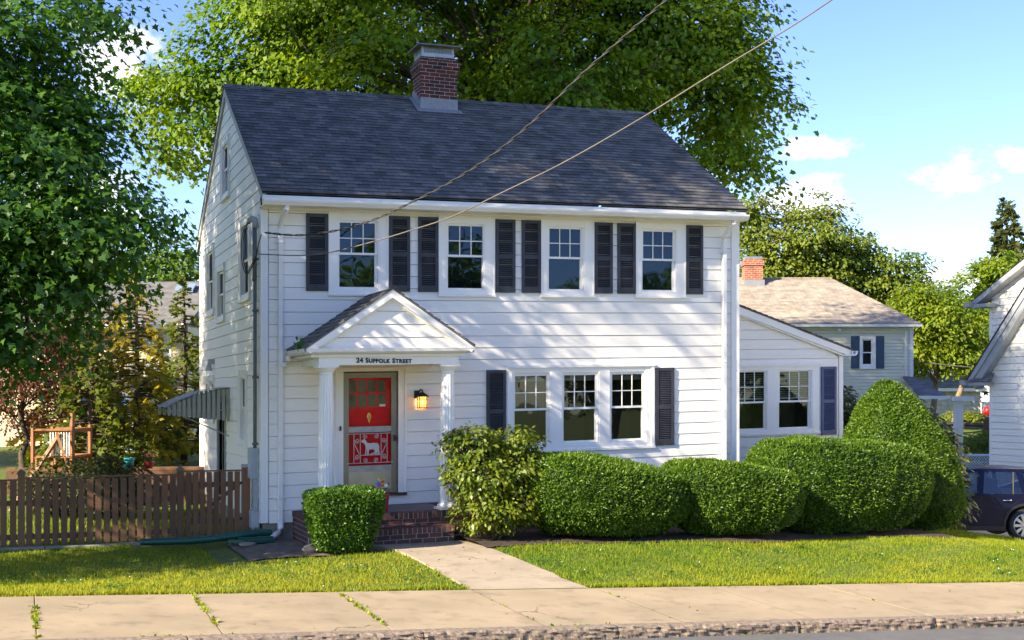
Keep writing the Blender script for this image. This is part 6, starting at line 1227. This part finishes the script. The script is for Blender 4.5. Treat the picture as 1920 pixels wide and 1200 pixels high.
for cx_ in (0, -WB):
    for sgn in (-1, 1):
        wt = bpy.data.objects.new('wheel', None); col.objects.link(wt); wt.parent = car; wt.location = (cx_, sgn*(W2-.13), RW)
        def wring(prof, seg=40): return [[(r*math.cos(2*math.pi*j/seg), sgn*y, r*math.sin(2*math.pi*j/seg)) for j in range(seg)] for r, y in prof]
        mb = MB(); mb.grid(wring([(.265, .09), (.30, .115), (.35, .11), (.37, .08), (.37, -.10), (.30, -.11), (.25, -.1)]), True); o = mb.build('tyre', tyre_m, None); o.parent = wt
        mb = MB(); mb.grid(wring([(.25, -.09), (.255, .06), (.268, .108), (.255, .112), (.240, .085), (.235, -.08)]), True)
        for k in range(20):
            a = 2*math.pi*(k//2)/10+(-.07 if k % 2 else .07); w_ = .018; ca, sa = math.cos(a), math.sin(a)
            def Q(r, t, y): return (r*ca-t*sa, sgn*y, r*sa+t*ca)
            mb.hexa([Q(.05, -w_*1.0, .075), Q(.05, w_, .075), Q(.245, w_*.9, .09), Q(.245, -w_*.9, .09), Q(.05, -w_, .10), Q(.05, w_, .10), Q(.245, w_*.9, .105), Q(.245, -w_*.9, .105)])
        mb.grid(wring([(.075, .08), (.07, .11), (.045, .115), (0.001, .116)], 20), True); o = mb.build('rim', alloy, None); o.parent = wt
        mb = MB(); mb.grid(wring([(.24, .02), (.001, .02)], 24), True); o = mb.build('brake_disc', blk, None); o.parent = wt
        for q, mt in ((0, trim_m), (1, M('hub_blue', (.03, .12, .45), .4))):
            mb = MB()
            for s_ in (0, 2): a0 = math.pi/2*(q+s_); mb.face([(0, sgn*.1175, 0)]+[(.028*math.cos(a0+k*.196), sgn*.1175, .028*math.sin(a0+k*.196)) for k in range(9)])
            o = mb.build('hub_cap', mt, None); o.parent = wt
# -- overhead wires: two plumb spans from the corner of the house to a pole across the street
def span(pts, A, dirv):
    o = []
    for px, py in pts:
        a = (px-960)/FPX; r = (a*math.cos(YAW)+math.sin(YAW), math.cos(YAW)-a*math.sin(YAW), (HY-py)/FPX)
        det = r[0]*-dirv[1]+dirv[0]*r[1]; bx_, by_ = A[0]-CAM[0], A[1]-CAM[1]; t = (bx_*-dirv[1]+dirv[0]*by_)/det
        o.append(Vector((CAM[0]+t*r[0], CAM[1]+t*r[1], CAM[2]+t*r[2])))
    return o
def smooth_curve(P, n):
    out = []
    for i in range(len(P)-1):
        p0_, p1_, p2_, p3_ = P[max(0, i-1)], P[i], P[i+1], P[min(len(P)-1, i+2)]
        for k in range(n): t = k/n; out.append(.5*((2*p1_)+(p2_-p0_)*t+(2*p0_-5*p1_+4*p2_-p3_)*t*t+(3*p1_-p0_-3*p2_+p3_)*t**3))
    return out+[P[-1]]
cable_m = M('black_cable', (.020, .019, .018), .6, (.05, .046, .04), 3); tan_cable = M('weathered_cable', (.10, .085, .07), .7, (.16, .135, .11), 4)
A = (0.0, -.16); dv = (4.0, -6.3)
c1 = smooth_curve(span([(497, 436), (560, 441), (632, 432), (700, 412), (760, 385), (840, 344), (920, 293), (1000, 227), (1090, 140), (1180, 60), (1250, -2), (1330, -80)], A, dv), 26)
mb = MB()
for s_ in (0, 1):
    pts = []
    for i, p in enumerate(c1): a = i*.42+s_*math.pi; pts.append(p+Vector((.010*math.cos(a), .010*math.cos(a)*.6, .011*math.sin(a))))
    mb.tube(pts, .0085, 5)
tag(mb.build('service_cable', cable_m, smooth=True), 'twisted black power cable rising from the house corner across the roof', 'cable')
c2 = smooth_curve(span([(481, 476), (560, 479), (620, 473), (700, 453), (770, 432), (850, 405), (950, 357), (1060, 303), (1200, 223), (1350, 130), (1480, 52), (1565, -4), (1650, -60)], A, (4.0, -6.0)), 14)
mb = MB(); mb.tube(c2, .0095, 6); tag(mb.build('telephone_cable', tan_cable, smooth=True), 'thinner tan telephone cable, the lower wire crossing the roof', 'cable')
for nm, lab, L_ in (('overhead_wire', 'upper thin wire running behind the yellow green tree at the right', [(1712, 628, 60), (1790, 657, 58), (1870, 690, 55)]), ('overhead_wire', 'lower thin wire running behind the yellow green tree at the right', [(1714, 678, 50), (1780, 685, 50), (1860, 693, 50)])):
    mb = MB(); mb.tube(smooth_curve([at(a, Z, b) for a, b, Z in L_], 6), .025, 4); tag(mb.build(nm, tan_cable), lab, 'wire', 'thin wires at the right')
